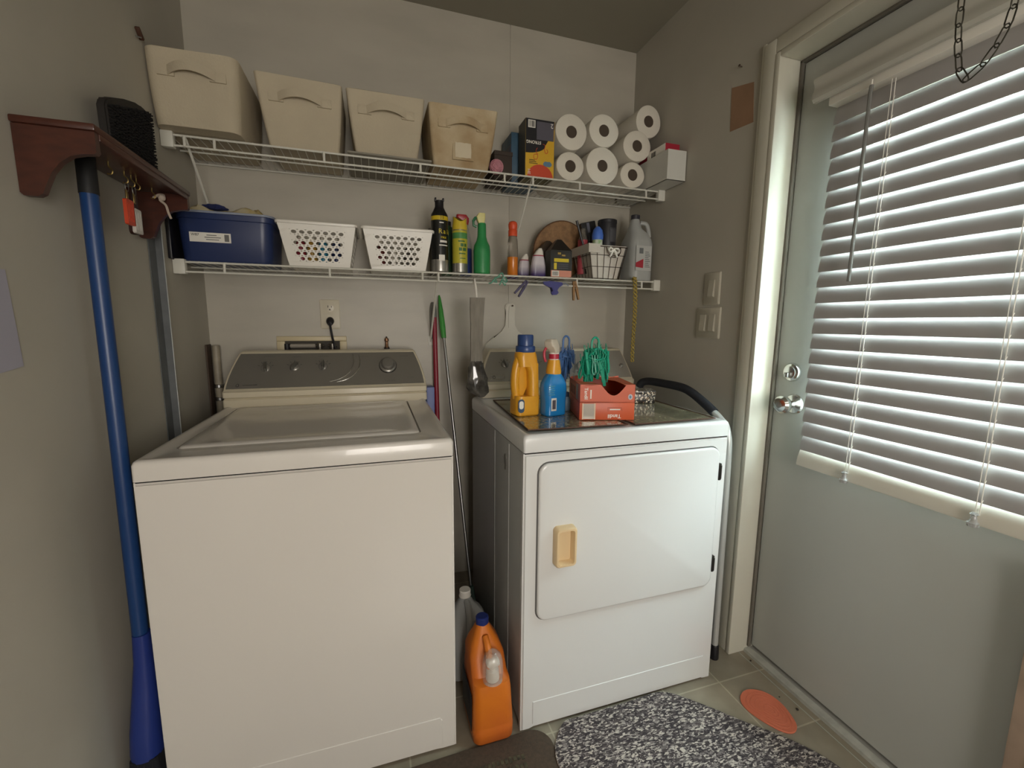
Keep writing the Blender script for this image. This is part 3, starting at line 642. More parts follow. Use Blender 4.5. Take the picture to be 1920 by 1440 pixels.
def holed_wall(bm, P, cols, rows, r=.33, m0=.13):
    """P(u,v)->point on wall; staggered round holes through it"""
    def ringq(cu, cv, hu, hv, ru, rv):
        N = 16; outer = []; inner = []
        for k in range(N):
            a = 2*math.pi*(k+.5)/N; ca, sa = math.cos(a), math.sin(a); s = 1/max(abs(ca), abs(sa))
            outer.append(bm.verts.new(P(cu+hu*ca*s, cv+hv*sa*s))); inner.append(bm.verts.new(P(cu+ru*ca, cv+rv*sa)))
        for k in range(N):
            j = (k+1) % N; bm.faces.new((outer[k], outer[j], inner[j], inner[k]))
    def quad(u0, u1, v0, v1):
        if u1-u0 < 1e-6 or v1-v0 < 1e-6: return
        bm.faces.new([bm.verts.new(P(*q)) for q in ((u0, v0), (u1, v0), (u1, v1), (u0, v1))])
    U0, U1, V0, V1 = m0, 1-m0, .12, .84
    quad(0, 1, 0, V0); quad(0, 1, V1, 1)
    hv = (V1-V0)/rows; hu = (U1-U0)/cols
    for j in range(rows):
        off = .5 if j % 2 else 0; nn = cols-(1 if j % 2 else 0)
        v = V1-(j+.5)*hv; a = U0+off*hu
        quad(0, a, v-hv/2, v+hv/2); quad(U0+(off+nn)*hu, 1, v-hv/2, v+hv/2)
        for i in range(nn): ringq(a+(i+.5)*hu, v, hu/2, hv/2, hu*r, hv*r*1.02)
def plastic_basket(label, xt0, xt1, xb0, xb1):
    z0, z1 = S2+.0015, 1.548; yf, yb = -.272, -.045
    t = thing('plastic_basket', label, 'basket', ((xb0+xb1)/2, -.155, z0), group='white perforated baskets on the lower shelf')
    bm = NB(); ins = (xb0-xt0)
    C0 = [Vector((xb0, yf+.028, z0)), Vector((xb1, yf+.028, z0)), Vector((xb1, yb-.02, z0)), Vector((xb0, yb-.02, z0))]
    C1 = [Vector((xt0, yf, z1)), Vector((xt1, yf, z1)), Vector((xt1, yb, z1)), Vector((xt0, yb, z1))]
    for k in range(4):
        a0, a1, b0, b1 = C0[k], C0[(k+1) % 4], C1[k], C1[(k+1) % 4]
        holed_wall(bm, lambda u, v: (a0.lerp(a1, u)).lerp(b0.lerp(b1, u), v), 7, 6)
    bm.faces.new([bm.verts.new(c) for c in C0])
    bmesh.ops.remove_doubles(bm, verts=bm.verts, dist=1e-5)
    o = obj('basket_body', bm, whitep, t, smooth=False)
    md = o.modifiers.new('thickness', 'SOLIDIFY'); md.thickness = .0022; md.offset = 0
    bm = NB(); cx, cy = (xt0+xt1)/2, (yf+yb)/2; a, d = xt1-xt0, yb-yf
    loft(bm, [rrect(cx, cy, z1-.006, a+.004, d+.004, .012), rrect(cx, cy, z1-.006, a+.014, d+.014, .016), rrect(cx, cy, z1+.001, a+.016, d+.016, .016), rrect(cx, cy, z1+.004, a+.010, d+.010, .014), rrect(cx, cy, z1+.003, a-.003, d-.003, .012), rrect(cx, cy, z1-.006, a-.003, d-.003, .012)], False, False)
    obj('rim', bm, whitep, t)
    for sx in (xb0+.012, xb1-.022):
        bm = NB(); box(bm, sx, sx+.010, yf+.0275, yf+.05, z0-.0002, z0+.003, .0005); obj('foot', bm, whitep, t)
plastic_basket('white perforated plastic basket filled with coloured bottles, right beside the blue tub', .306, .556, .334, .530)
plastic_basket('white perforated plastic basket with mostly pale contents, left of the black spray can', .580, .826, .606, .800)
rg = random.Random(21)
def jar(x, y, z, r, h, colr, label, capc='#D8D2C4', nm='bottle'):
    t = thing(nm, label, 'bottle', (x, y, z))
    bm = NB(); lathe(bm, (x, y, z), [(r*.94, 0), (r, .004), (r, h*.62), (r*.92, h*.70), (r*.5, h*.78), (r*.48, h*.82)], 18); obj('bottle_body', bm, mat('jar_'+colr, colr, .35), t)
    bm = NB(); lathe(bm, (x, y, z+h*.82), [(r*.58, 0), (r*.58, h*.16), (r*.5, h*.18)], 16); obj('cap', bm, mat('cap_'+capc, capc, .35), t)
for x, c, lab in ((.368, '#8E2C38', 'red bottle inside the left white basket, nearest the blue tub'), (.405, '#B08A3A', 'amber bottle inside the left white basket'), (.442, '#2E7C96', 'teal bottle inside the left white basket'), (.485, '#27345E', 'dark blue bottle at the right inside the left white basket')):
    jar(x, -.210 if c != '#27345E' else -.205, S2+.003, .0165, .118, c, lab)
for x, c, lab in ((.640, '#6A2B24', 'dark red bottle inside the right white basket'), (.690, '#CFC8BA', 'pale bottle in the middle of the right white basket'), (.742, '#5A544C', 'dark grey bottle inside the right white basket')):
    jar(x, -.205, S2+.003, .018, .110, c, lab)
t = thing('plastic_cup', 'tall smoky clear plastic cup behind the right white basket', 'cup', (.858-.03, -.075, S2))
bm = NB(); lathe(bm, (.860, -.062, S2+.0015), [(.018, 0), (.023, .20), (.0215, .20), (.016, .004)], 24, cap1=True); obj('cup_wall', bm, mat('smoky_cup', '#A9A69C', .15, trans=.5), t)
bm = NB(); lathe(bm, (.860, -.062, S2+.198), [(.0232, 0), (.0242, .002), (.0232, .004), (.0215, .004)], 24, cap1=False, cap0=False); obj('cup_rim', bm, whitep, t)

def can_mat(c, r=.25): return mat('can_'+c, c, r, metal=.2)
silver = mat('can_silver', '#A4A29C', .3, metal=.8)
t = thing('spray_can', 'black insect spray can with yellow band beside the white baskets', 'spray can', (.858, -.235, S2))
cc = (.858, -.235, S2+.0015)
bm = NB(); lathe(bm, cc, [(.030, 0), (.0325, .003), (.0325, .168), (.0325, .190), (.0325, .205), (.031, .214), (.024, .226)], 32, mis=[1, 0, 0, 2, 0, 0]); cb = obj('can_body', bm, [mat('can_black', '#1B1C1A', .25), silver, mat('band_yellow', '#CBB023', .35)], t)
bm = NB(); lathe(bm, cc, [(.0327, .003), (.0328, .004), (.0328, .045), (.0327, .046)], 32, cap0=False, cap1=False); obj('silver_base', bm, silver, cb)
bm = NB(); lathe(bm, (cc[0], cc[1], cc[2]+.224), [(.025, 0), (.019, .012), (.0165, .018), (.0165, .040), (.015, .041)], 24); nz_ = obj('nozzle', bm, black, t)
for s in (-1, 1):
    bm = NB(); box(bm, cc[0]+s*.0145-.003, cc[0]+s*.0145+.003, cc[1]-.010, cc[1]+.010, cc[2]+.262, cc[2]+.274, .001); obj('nozzle_prong', bm, black, nz_)
def wrap_text(body, size, c, r, z, ang0, m, parent, sx=1):
    """letters laid round a can, one plane per letter"""
    a = ang0
    for chx in body:
        wdt = size*.62*sx; da = wdt/r
        if chx != ' ':
            n = Vector((math.sin(a), -math.cos(a), 0)); rt = Vector((math.cos(a), math.sin(a), 0))
            text(chx, size, Vector((c[0], c[1], z))+n*(r+.0004), rt, (0, 0, 1), m, parent, sx=sx)
        a += da
yl = mat('print_yellow', '#D8C22A', .4)
wrap_text('Raid', .025, cc, .0328, cc[2]+.148, -.05, yl, cb)
wrap_text('25', .014, cc, .0328, cc[2]+.198, .02, prb, cb)
wrap_text('MAX', .012, cc, .0328, cc[2]+.126, .12, yl, cb)
def wrap_bars(c, r, a0, a1, z, h, m, parent, name='printed_text'):
    bm = NB(); n = max(2, int((a1-a0)*12))
    A = []
    for i in range(n+1):
        a = a0+(a1-a0)*i/n
        A.append([Vector((c[0]+(r+.0004)*math.sin(a), c[1]-(r+.0004)*math.cos(a), zz)) for zz in (z-h/2, z+h/2)])
    loft(bm, A, False, False, closed=False); return obj(name, bm, m, parent)
for z_, h_, a0, a1 in ((.112, .008, -.1, .8), (.098, .004, -.2, .85), (.180, .004, -.15, .35)): wrap_bars(cc, .0328, a0, a1, cc[2]+z_, h_, prw, cb)
wrap_bars(cc, .0328, -.25, .45, cc[2]+.052, .022, prw, cb, 'paper_label')
t = thing('garden_bottle', 'dark green slim bottle standing behind the black and yellow spray cans', 'bottle', (.904, -.13, S2))
bm = NB(); lathe(bm, (.904, -.13, S2+.0015), [(.024, 0), (.026, .003), (.026, .17), (.022, .19), (.014, .20)], 24); obj('bottle_body', bm, mat('dark_green', '#274C2C', .4), t)
bm = NB(); lathe(bm, (.904, -.13, S2+.199), [(.017, 0), (.017, .016), (.012, .018)], 20); obj('cap', bm, black, t)
t = thing('aerosol_can', 'yellow and green aerosol can with notched yellow cap', 'spray can', (.936, -.235, S2))
cc = (.936, -.235, S2+.0015)
bm = NB(); lathe(bm, cc, [(.027, 0), (.0295, .003), (.0295, .036), (.0295, .128), (.0295, .150), (.0295, .158), (.0285, .164)], 32, mis=[1, 1, 2, 3, 2, 1]); cb = obj('can_body', bm, [prw, silver, mat('can_yellow', '#B9B13A', .3), mat('can_green', '#4F8A4C', .3)], t)
bm = NB(); lathe(bm, cc, [(.029, .160), (.029, .176), (.0265, .190), (.026, .202)], 28)
for v in bm.verts:
    if v.co.z > cc[2]+.196: v.co.z += .010*math.cos(2*math.atan2(v.co.y-cc[1], v.co.x-cc[0]))
obj('cap', bm, mat('cap_yellow', '#CDB433', .4), t)
gp = mat('print_green', '#3E6B3A', .5)
for z_, h_, a0, a1 in ((.118, .005, -.4, .5), (.104, .012, -.1, .3), (.104, .012, .4, .75), (.088, .012, -.3, .1), (.088, .012, .2, .7), (.072, .004, -.3, .6), (.054, .003, -.2, .6)): wrap_bars(cc, .0297, a0, a1, cc[2]+z_, h_, gp, cb)
t = thing('cleaner_bottle', 'clear bottle with blue lower half and red trigger behind yellow can', 'bottle', (.975, -.155, S2))
cc = (.975, -.150, S2+.0015)
bm = NB(); lathe(bm, cc, [(.026, 0), (.028, .004), (.028, .105), (.027, .108), (.022, .15), (.012, .195), (.012, .205)], 24, mis=[1, 1, 1, 0, 0, 0]); obj('bottle_body', bm, [mat('clear_grey', '#B9B8B0', .2, trans=.4), mat('bottle_blue', '#27376E', .3)], t)
bm = NB(); loft(bm, [rrect(cc[0], cc[1], cc[2]+.203, .024, .024, .006), rrect(cc[0], cc[1], cc[2]+.215, .030, .026, .008), rrect(cc[0]-.012, cc[1]-.004, cc[2]+.228, .052, .026, .008), rrect(cc[0]-.016, cc[1]-.004, cc[2]+.240, .040, .022, .008)]); obj('trigger_head', bm, mat('trigger_red', '#A32A30', .35), t)
t = thing('spray_bottle', 'green plastic spray bottle with yellow and green trigger head on lower shelf', 'spray bottle', (1.024, -.235, S2))
cc = (1.024, -.235, S2+.0015); gb = mat('bottle_green', '#2F8A4E', .35)
bm = NB(); lathe(bm, cc, [(.030, 0), (.033, .004), (.0335, .09), (.031, .110), (.022, .128), (.0175, .145), (.0165, .190), (.015, .195)], 32); bb = obj('bottle_body', bm, gb, t)
bm = NB(); loft(bm, [rrect(cc[0]-.002, cc[1], cc[2]+.192, .022, .022, .005), rrect(cc[0]-.004, cc[1], cc[2]+.204, .030, .022, .005), rrect(cc[0]-.006, cc[1]-.002, cc[2]+.218, .036, .022, .005), rrect(cc[0]-.001, cc[1]-.002, cc[2]+.232, .026, .020, .005)]); th_ = obj('trigger_head', bm, mat('head_yellow', '#D8D08C', .4), t)
bm = NB(); tube(bm, [(cc[0]-.018, cc[1]-.004, cc[2]+.215), (cc[0]-.028, cc[1]-.006, cc[2]+.212), (cc[0]-.036, cc[1]-.006, cc[2]+.200), (cc[0]-.034, cc[1]-.006, cc[2]+.184), (cc[0]-.022, cc[1]-.006, cc[2]+.180)], .0055, 8); obj('trigger_lever', bm, mat('lever_green', '#2B6B45', .4), th_)

t = thing('orange_cap_bottle', 'slim clear bottle half full of orange liquid with orange cap', 'bottle', (1.152, -.235, S2))
cc = (1.152, -.235, S2+.0015)
bm = NB(); lathe(bm, cc, [(.019, 0), (.0215, .004), (.0215, .072)], 24); obj('orange_liquid', bm, mat('liquid_orange', '#C97423', .2), t)
bm = NB(); lathe(bm, cc, [(.0218, .072), (.0215, .10), (.020, .135), (.017, .150), (.0165, .156)], 24, cap0=False); obj('clear_neck', bm, mat('clear_neck', '#B7AFA2', .1, trans=.7), t)
bm = NB(); lathe(bm, (cc[0], cc[1], cc[2]+.154), [(.0185, 0), (.0185, .022), (.016, .026), (.0175, .030), (.019, .045), (.016, .054), (.010, .058)], 12); obj('cap', bm, mat('cap_orange', '#D5502B', .4), t)
for x, y, sc_, lab in ((1.262, -.238, 1.0, 'nearest and tallest purple and white softener bottle on the lower shelf'), (1.222, -.178, .86, 'purple and white softener bottle just behind the nearest one'), (1.195, -.110, .78, 'purple and white softener bottle farthest back by the wall')):
    t = thing('softener_bottle', lab, 'bottle', (x, y, S2), group='purple softener bottles')
    c = (x, y, S2+.0015)
    bm = NB(); loft(bm, [rrect(x, y, c[2]+z*sc_, w_*sc_, d*sc_, r*sc_, 6) for z, w_, d, r in ((0, .058, .034, .014), (.004, .064, .038, .017), (.04, .062, .038, .017), (.072, .050, .034, .015), (.082, .044, .032, .014))])
    pm = MATS.get('purple_fade')
    if not pm:
        pm = mat('purple_fade', '#D2CBD0', .35); nt = pm.node_tree; b = nt.nodes['Principled BSDF']
        tc = nt.nodes.new('ShaderNodeTexCoord'); sp = nt.nodes.new('ShaderNodeSeparateXYZ'); rp_ = nt.nodes.new('ShaderNodeValToRGB')
        rp_.color_ramp.elements[0].color = lin('#3E2C66'); rp_.color_ramp.elements[1].color = lin('#CFC8CE'); rp_.color_ramp.elements[0].position = .1; rp_.color_ramp.elements[1].position = .62
        nt.links.new(tc.outputs['Generated'], sp.inputs[0]); nt.links.new(sp.outputs[2], rp_.inputs[0]); nt.links.new(rp_.outputs[0], b.inputs[0])
    bo = obj('bottle_body', bm, pm, t)
    bm = NB(); loft(bm, [rrect(x, y, c[2]+.081*sc_, .046*sc_, .033*sc_, .014*sc_, 6), rrect(x, y, c[2]+.0855*sc_, .045*sc_, .032*sc_, .014*sc_, 6)]); obj('red_band', bm, mat('band_red', '#9B2740', .4), bo)
    bm = NB(); loft(bm, [rrect(x, y, c[2]+.0855*sc_, .042*sc_, .030*sc_, .013*sc_, 6), rrect(x+.004, y, c[2]+.100*sc_, .032*sc_, .026*sc_, .011*sc_, 6), rrect(x+.008*sc_, y, c[2]+.114*sc_, .014*sc_, .014*sc_, .006*sc_, 6)]); obj('cap', bm, whitep, t)
def gable_carton(label, x0, x1, y0, y1, h, gh, cm, front=True):
    z0 = S2+.0015
    t = thing('coffee_bag', label, 'bag', ((x0+x1)/2, (y0+y1)/2, z0))
    bm = NB(); ym = (y0+y1)/2
    loft(bm, [[Vector((x0, y0, z0)), Vector((x1, y0, z0)), Vector((x1, y1, z0)), Vector((x0, y1, z0))], [Vector((x0-.001, y0-.002, z0+h*.5)), Vector((x1+.001, y0-.002, z0+h*.5)), Vector((x1, y1, z0+h*.5)), Vector((x0, y1, z0+h*.5))],
              [Vector((x0, y0, z0+h)), Vector((x1, y0, z0+h)), Vector((x1, y1, z0+h)), Vector((x0, y1, z0+h))], [Vector((x0+.036, ym-.012, z0+h+gh)), Vector((x1-.040, ym-.012, z0+h+gh)), Vector((x1-.040, ym+.012, z0+h+gh)), Vector((x0+.036, ym+.012, z0+h+gh))]])
    b_ = obj('bag_body', bm, cm, t, ang=20)
    return t, b_
cbm = mat('coffee_black', '#24201D', .3)
t, b_ = gable_carton('black gabled coffee bag with yellow label beside the wire basket', 1.308, 1.402, -.262, -.20, .108, .046, cbm)
bm = NB(); box(bm, 1.309, 1.401, -.2645, -.2625, S2+.002, S2+.028); sal = obj('pink_band', bm, mat('band_salmon', '#D08A74', .5), b_, smooth=False)
bm = NB(); box(bm, 1.313, 1.345, -.2652, -.2644, S2+.004, S2+.026); obj('barcode_patch', bm, prw, sal, smooth=False)
bm = NB(); barcode(bm, 1.316, 1.342, S2+.007, S2+.023, -.2656, 12, 9); obj('barcode', bm, prb, sal, smooth=False)
bm = NB(); box(bm, 1.322, 1.388, -.2652, -.2638, S2+.062, S2+.076); obj('yellow_label', bm, yl, b_, smooth=False)
bm = NB(); box(bm, 1.322, 1.334, -.2652, -.2638, S2+.032, S2+.058); obj('side_stripe', bm, yl, b_, smooth=False)
bm = NB()
for q in range(3): box(bm, 1.340, 1.386, -.2652, -.2642, S2+.036+.008*q, S2+.0385+.008*q)
obj('printed_text', bm, mat('print_grey', '#55525C'), b_, smooth=False)
bm = NB(); box(bm, 1.338, 1.352, -.2652, -.2640, S2+.092, S2+.100); box(bm, 1.356, 1.372, -.2652, -.2640, S2+.086, S2+.092); obj('gold_emblem', bm, mat('gold', '#A88A3A', .4), b_, smooth=False)
gable_carton('dark brown gabled bag standing behind the black coffee bag', 1.300, 1.392, -.165, -.10, .125, .040, mat('coffee_brown', '#42352B', .45))
t = thing('round_placemat', 'round brown woven placemat leaning against the back wall', 'placemat', (1.428, -.05, S2))
bm = NB(); rg = random.Random(8); n = 48; Mx = Matrix.Translation((1.430, -.078, S2+.137)) @ Matrix.Rotation(math.radians(14), 4, 'X')
b1 = NB(); loft(b1, [[Vector((r*math.cos(2*math.pi*i/n), y, r*math.sin(2*math.pi*i/n))) for i in range(n)] for r, y in ((.126, .003), (.130, .001), (.130, -.002), (.127, -.004), (.10, -.0035), (.098, -.0045), (.06, -.0040), (.058, -.005), (.01, -.0045))]); merge(bm, b1, 0, Mx)
obj('woven_disc', bm, mat('woven_brown', '#94704C', .8, noise=.35, nscale=60, bump=.4, bscale=150), t)
bm = NB(); b1 = NB(); tube(b1, [Vector((.130*math.cos(a), -.001, .130*math.sin(a))) for a in [2*math.pi*i/48 for i in range(48)]], .003, 6, closed=True); merge(bm, b1, 0, Mx); obj('rolled_edge', bm, mat('woven_edge', '#5E3F28', .8), t)

# wire basket with its cloth liner
t = thing('wire_basket', 'dark wire basket with white cloth liner on the lower shelf', 'basket', (1.575, -.165, S2))
z0, z1 = S2+.002, 1.538
def bk(q): # footprint at height q 0..1
    return (1.508+(-.026)*q, 1.633+(.032)*q, -.250+(-.012)*q, -.105+(.014)*q)
wm = mat('wire_bronze', '#4B3F36', .4, metal=.8)
bm = NB()
for q in (0, .38, .74, 1.0):
    a, b_, c, d = bk(q); z = z0+.001+(z1-z0)*q
    tube(bm, [(a, c, z), (b_, c, z), (b_, d, z), (a, d, z)], .0014 if q < 1 else .002, 6, closed=True)
obj('hoop_wire', bm, wm, t)
bm = NB()
for i in range(6):
    u = i/5
    for k in range(4):
        def PT(q):
            a, b_, c, d = bk(q); z = z0+.001+(z1-z0)*q
            return [(a+(b_-a)*u, c-.001, z), (b_+.001, c+(d-c)*u, z), (b_-(b_-a)*u, d+.001, z), (a-.001, d-(d-c)*u, z)][k]
        tube(bm, [PT(0), PT(1)], .0013, 5)
obj('upright_wire', bm, wm, t)
bm = NB(); L = []
for q, ins in ((0.02, .003), (.5, .003), (.98, .003)):
    a, b_, c, d = bk(q); L.append(rrect((a+b_)/2, (c+d)/2, z0+.002+(z1-z0)*q, b_-a-2*ins, d-c-2*ins, .006))
a, b_, c, d = bk(1); L.append(rrect((a+b_)/2, (c+d)/2, z1+.006, b_-a, d-c, .006)); L.append(rrect((a+b_)/2, (c+d)/2, z1+.004, b_-a-.010, d-c-.010, .006))
a, b_, c, d = bk(.2); L.append(rrect((a+b_)/2, (c+d)/2, z0+.02, b_-a-.012, d-c-.012, .004))
loft(bm, L); lm = mat('liner_cloth', '#C9C2B6', .9, bump=.3, bscale=120); ln = obj('cloth_liner', bm, lm, t, ang=60)
bm = NB(); a, b_, c, d = bk(1)
loft(bm, [[Vector((x, y, z)) for x, y in ((a-.004, d), (a-.004, c-.004), (a+.050, c-.004), (a+.050, c+.002), (a+.004, c+.002), (a+.004, d))] for z in (z1-.026, z1+.010)]); obj('folded_cuff', bm, lm, ln, ang=30)
bm = NB(); tube(bm, smoothpath([(1.562, c-.004, z1), (1.566, c-.010, z1-.024), (1.585, c-.012, z1-.042), (1.61, c-.012, z1-.040), (1.626, c-.010, z1-.022), (1.630, c-.004, z1)], 6), .0018, 6); obj('basket_handle', bm, wm, t)
t = thing('white_bow', 'knotted white cord hanging over the front of the wire basket', 'cord', (1.59, c-.015, z1-.02))
bm = NB(); y = c-.019
tube(bm, smoothpath([(1.586, y, z1-.016), (1.572, y-.003, z1-.006), (1.566, y, z1-.014), (1.574, y, z1-.022), (1.586, y-.002, z1-.014), (1.602, y, z1-.008), (1.616, y, z1-.016), (1.606, y, z1-.026), (1.588, y, z1-.016), (1.576, y, z1-.036), (1.570, y, z1-.044)], 5), .0038, 7); obj('cord_loop', bm, whitep, t)
bm = NB(); tube(bm, smoothpath([(1.588, y, z1-.016), (1.598, y-.002, z1-.030), (1.606, y, z1-.044)], 4), .0036, 7); obj('cord_end', bm, whitep, t)
# things in the basket
t = thing('black_brush', 'thin black brush handle sticking up from the wire basket', 'brush', (1.51, -.19, 1.53))
bm = NB(); tube(bm, [(1.512, -.19, 1.46), (1.497, -.19, 1.53), (1.455, -.19, 1.652)], [.004, .0045, .0055], 8); obj('brush_handle', bm, black, t)
bm = NB(); lathe(bm, (1.512, -.19, 1.43), [(.010, 0), (.012, .02), (.006, .034)], 12); obj('brush_head', bm, black, t)
t = thing('black_box', 'flat black box tilted in the back of the wire basket', 'box', (1.54, -.13, 1.5))
bm = NB(); b1 = NB(); box(b1, -.036, .036, -.010, .010, -.12, .052, .003); merge(bm, b1, 0, Matrix.Translation((1.545, -.135, 1.612)) @ Matrix.Rotation(math.radians(-14), 4, 'Y')); obj('box_body', bm, mat('box_black2', '#201F20', .35), t)
bm = NB(); b1 = NB(); box(b1, -.010, .004, -.0108, -.0098, .006, .048); merge(bm, b1, 0, Matrix.Translation((1.545, -.135, 1.612)) @ Matrix.Rotation(math.radians(-14), 4, 'Y')); obj('grey_stripe', bm, mat('print_grey', '#55525C'), t, smooth=False)
t = thing('blue_bottle', 'blue capped bottle with green label standing in the wire basket', 'bottle', (1.545, -.215, S2+.03))
cc = (1.543, -.218, S2+.03)
bm = NB(); lathe(bm, cc, [(.018, 0), (.020, .004), (.022, .12), (.022, .140)], 20); obj('bottle_body', bm, mat('label_green', '#6E9A4A', .4, noise=.7, nscale=40, c2='#D9D8CC'), t)
bm = NB(); lathe(bm, (cc[0], cc[1], cc[2]+.139), [(.024, 0), (.025, .02), (.020, .042), (.008, .056)], 20); obj('cap', bm, mat('cap_blue', '#4A6FC0', .3), t)
t = thing('pink_bottle', 'clear bottle with pinkish red base in the left of wire basket', 'bottle', (1.505, -.15, S2+.03))
bm = NB(); lathe(bm, (1.507, -.150, S2+.03), [(.020, 0), (.022, .003), (.022, .148)], 18); obj('red_liquid', bm, mat('liquid_red', '#B04A52', .4), t)
bm = NB(); lathe(bm, (1.507, -.150, S2+.178), [(.0215, 0), (.016, .018), (.012, .030), (.012, .048)], 18); obj('clear_neck', bm, mat('clear_neck', '#B7AFA2'), t)
t = thing('black_canister', 'dark charcoal canister with grey label in the right of the wire basket', 'canister', (1.62, -.18, S2+.02))
cc = (1.604, -.190, S2+.02)
bm = NB(); lathe(bm, cc, [(.026, 0), (.030, .004), (.033, .12), (.039, .125), (.041, .225), (.040, .230)], 28); cb = obj('canister_body', bm, mat('charcoal', '#26262A', .4), t)
wrap_bars(cc, .0400, -.15, .75, cc[2]+.175, .060, mat('label_grey', '#4C4C50', .5), cb, 'grey_label')
bm = NB(); lathe(bm, (cc[0], cc[1], cc[2]+.228), [(.042, 0), (.042, .012), (.039, .014)], 28); obj('lid', bm, mat('charcoal'  , '#26262A'), t)
# white bleach jug
t = thing('bleach_jug', 'white plastic jug with dark cap and red label corner, right end of lower shelf', 'jug', (1.762, -.18, S2))
jm = mat('jug_white', '#A9ABA8', .35); cx, cy, z0 = 1.760, -.185, S2+.0015
bm = NB(); loft(bm, [rrect(cx, cy, z0+z, w_, d, r, 6) for z, w_, d, r in ((0, .104, .120, .030), (.005, .112, .128, .034), (.165, .114, .130, .036), (.185, .106, .122, .036), (.205, .092, .100, .034))]+[rrect(cx-.012, cy, z0+z, w_, d, r, 6) for z, w_, d, r in ((.235, .056, .062, .026), (.262, .044, .046, .020), (.270, .036, .036, .016), (.276, .036, .036, .016))])
jb = obj('jug_body', bm, jm, t)
bm = NB(); tube(bm, smoothpath([(cx+.002, cy-.02, z0+.258), (cx+.026, cy-.03, z0+.252), (cx+.036, cy-.034, z0+.226), (cx+.040, cy-.036, z0+.194)], 5), .009, 10); obj('jug_handle', bm, jm, jb)
bm = NB(); lathe(bm, (cx-.012, cy, z0+.275), [(.020, 0), (.020, .018), (.017, .020)], 20); obj('cap', bm, mat('cap_dark', '#33323A', .4), t)
y = cy-.0662
bm = NB(); box(bm, cx-.042, cx+.036, y, y+.0008, z0+.045, z0+.152); lb = obj('label', bm, mat('label_pale', '#B9BAB6', .5), jb, smooth=False)
bm = NB(); prism(bm, [(cx-.042, z0+.060), (cx-.004, z0+.056), (cx-.004, z0+.096), (cx-.042, z0+.078)], 'y', y-.0006, y-.0001); obj('red_panel', bm, mat('print_red', '#A82A38', .5), lb, smooth=False)
bm = NB()
for q in range(9): box(bm, cx+.004, cx+.030-.004*(q % 3), y-.0006, y-.0001, z0+.060+.008*q, z0+.063+.008*q)
box(bm, cx-.026, cx-.006, y-.0006, y-.0001, z0+.118, z0+.142); obj('printed_text', bm, mat('label_print', '#6C7070', .5), lb, smooth=False)

# ---------------------------------------------------------------- clips and things hanging from the lower shelf
yr = -.269; zr = S2-.034
def peg(label, x, z, ang, cm, L=.072, splay=.10, nm='clothespin'):
    t = thing(nm, label, 'clothespin', (x, yr, z))
    for s in (-1, 1):
        bm = NB(); b1 = NB(); loft(b1, [[Vector((xx, yy, -L*q+.012)) for xx, yy in ((-w_, -.005), (w_, -.005), (w_, .005), (-w_, .005))] for q, w_ in ((0, .0028), (.2, .0042), (.45, .0050), (.8, .0042), (1, .0032))])
        merge(bm, b1, 0, Matrix.Translation((x, yr, z)) @ Matrix.Rotation(ang, 4, 'Y') @ Matrix.Translation((s*.0048, 0, 0)) @ Matrix.Rotation(-s*splay, 4, 'Y')); obj('jaw', bm, cm, t)
    bm = NB(); b1 = NB(); tube(b1, [Vector((.0095*math.cos(a), .0063*math.sin(a), -.018)) for a in [2*math.pi*i/16 for i in range(16)]], .001, 5, closed=True); merge(bm, b1, 0, Matrix.Translation((x, yr, z)) @ Matrix.Rotation(ang, 4, 'Y')); obj('spring', bm, steel, t)
peg('dark purple plastic clothespin tilted under the lower shelf, below the orange bottle', 1.196, zr+.004, math.radians(38), mat('peg_purple', '#3B3358', .4))
peg('wooden clothespin clipped on the lower shelf rail below the coffee bag', 1.415, zr+.008, math.radians(-8), mat('peg_wood', '#A07A50', .7, noise=.3, nscale=30), L=.078)
t = thing('claw_clip', 'dark purple plastic claw clip under the lower shelf below the coffee bag', 'clip', (1.312, yr, zr))
bm = NB(); zc = zr-.004
prism(bm, [(1.268, zc+.016), (1.300, zc+.020), (1.352, zc+.016), (1.356, zc+.006), (1.340, zc-.004), (1.332, zc-.016), (1.338, zc-.026), (1.330, zc-.034), (1.310, zc-.036), (1.304, zc-.026), (1.312, zc-.018), (1.306, zc-.006), (1.288, zc-.002), (1.272, zc+.006)], 'y', yr-.014, yr-.006)
obj('clip_jaw', bm, mat('claw_purple', '#35337A', .35), t)
bm = NB(); prism(bm, [(1.276, zc+.014), (1.300, zc+.016), (1.350, zc+.012), (1.330, zc-.010), (1.326, zc-.026), (1.314, zc-.026), (1.310, zc-.008)], 'y', yr+.006, yr+.014); obj('clip_jaw', bm, mat('claw_purple'  , '#35337A'), t)
bm = NB(); tube(bm, [(1.316, yr-.010, zc-.004), (1.316, yr+.010, zc-.004)], .002, 6); obj('clip_pin', bm, steel, t)
bm = NB(); tube(bm, smoothpath([(1.356, yr-.01, zc+.010), (1.372, yr-.006, zc+.012), (1.385, yr-.006, zc+.004)], 4), .0022, 6); obj('clip_spring', bm, mat('pale_rim', '#8C93A4'), t)
gcl = mat('mint_plastic', '#5FA088', .4)
t = thing('green_claw_clip', 'mint green plastic hair-claw shaped clip caught in the lower shelf wires', 'clip', (1.078, yr, zr))
for q in range(7):
    a = q*.9; bm = NB(); cx_ = 1.078+.026*math.cos(a*1.3); cz = S2-.018+.014*math.sin(a*2.1)
    tube(bm, smoothpath([(cx_-.012, yr-.006, cz-.010), (cx_-.002, yr-.012, cz+.008*math.cos(a)), (cx_+.008, yr-.010, cz+.012*math.sin(a)), (cx_+.014, yr-.006, cz-.006)], 4), .0024, 6); obj('clip_prong', bm, gcl, t)
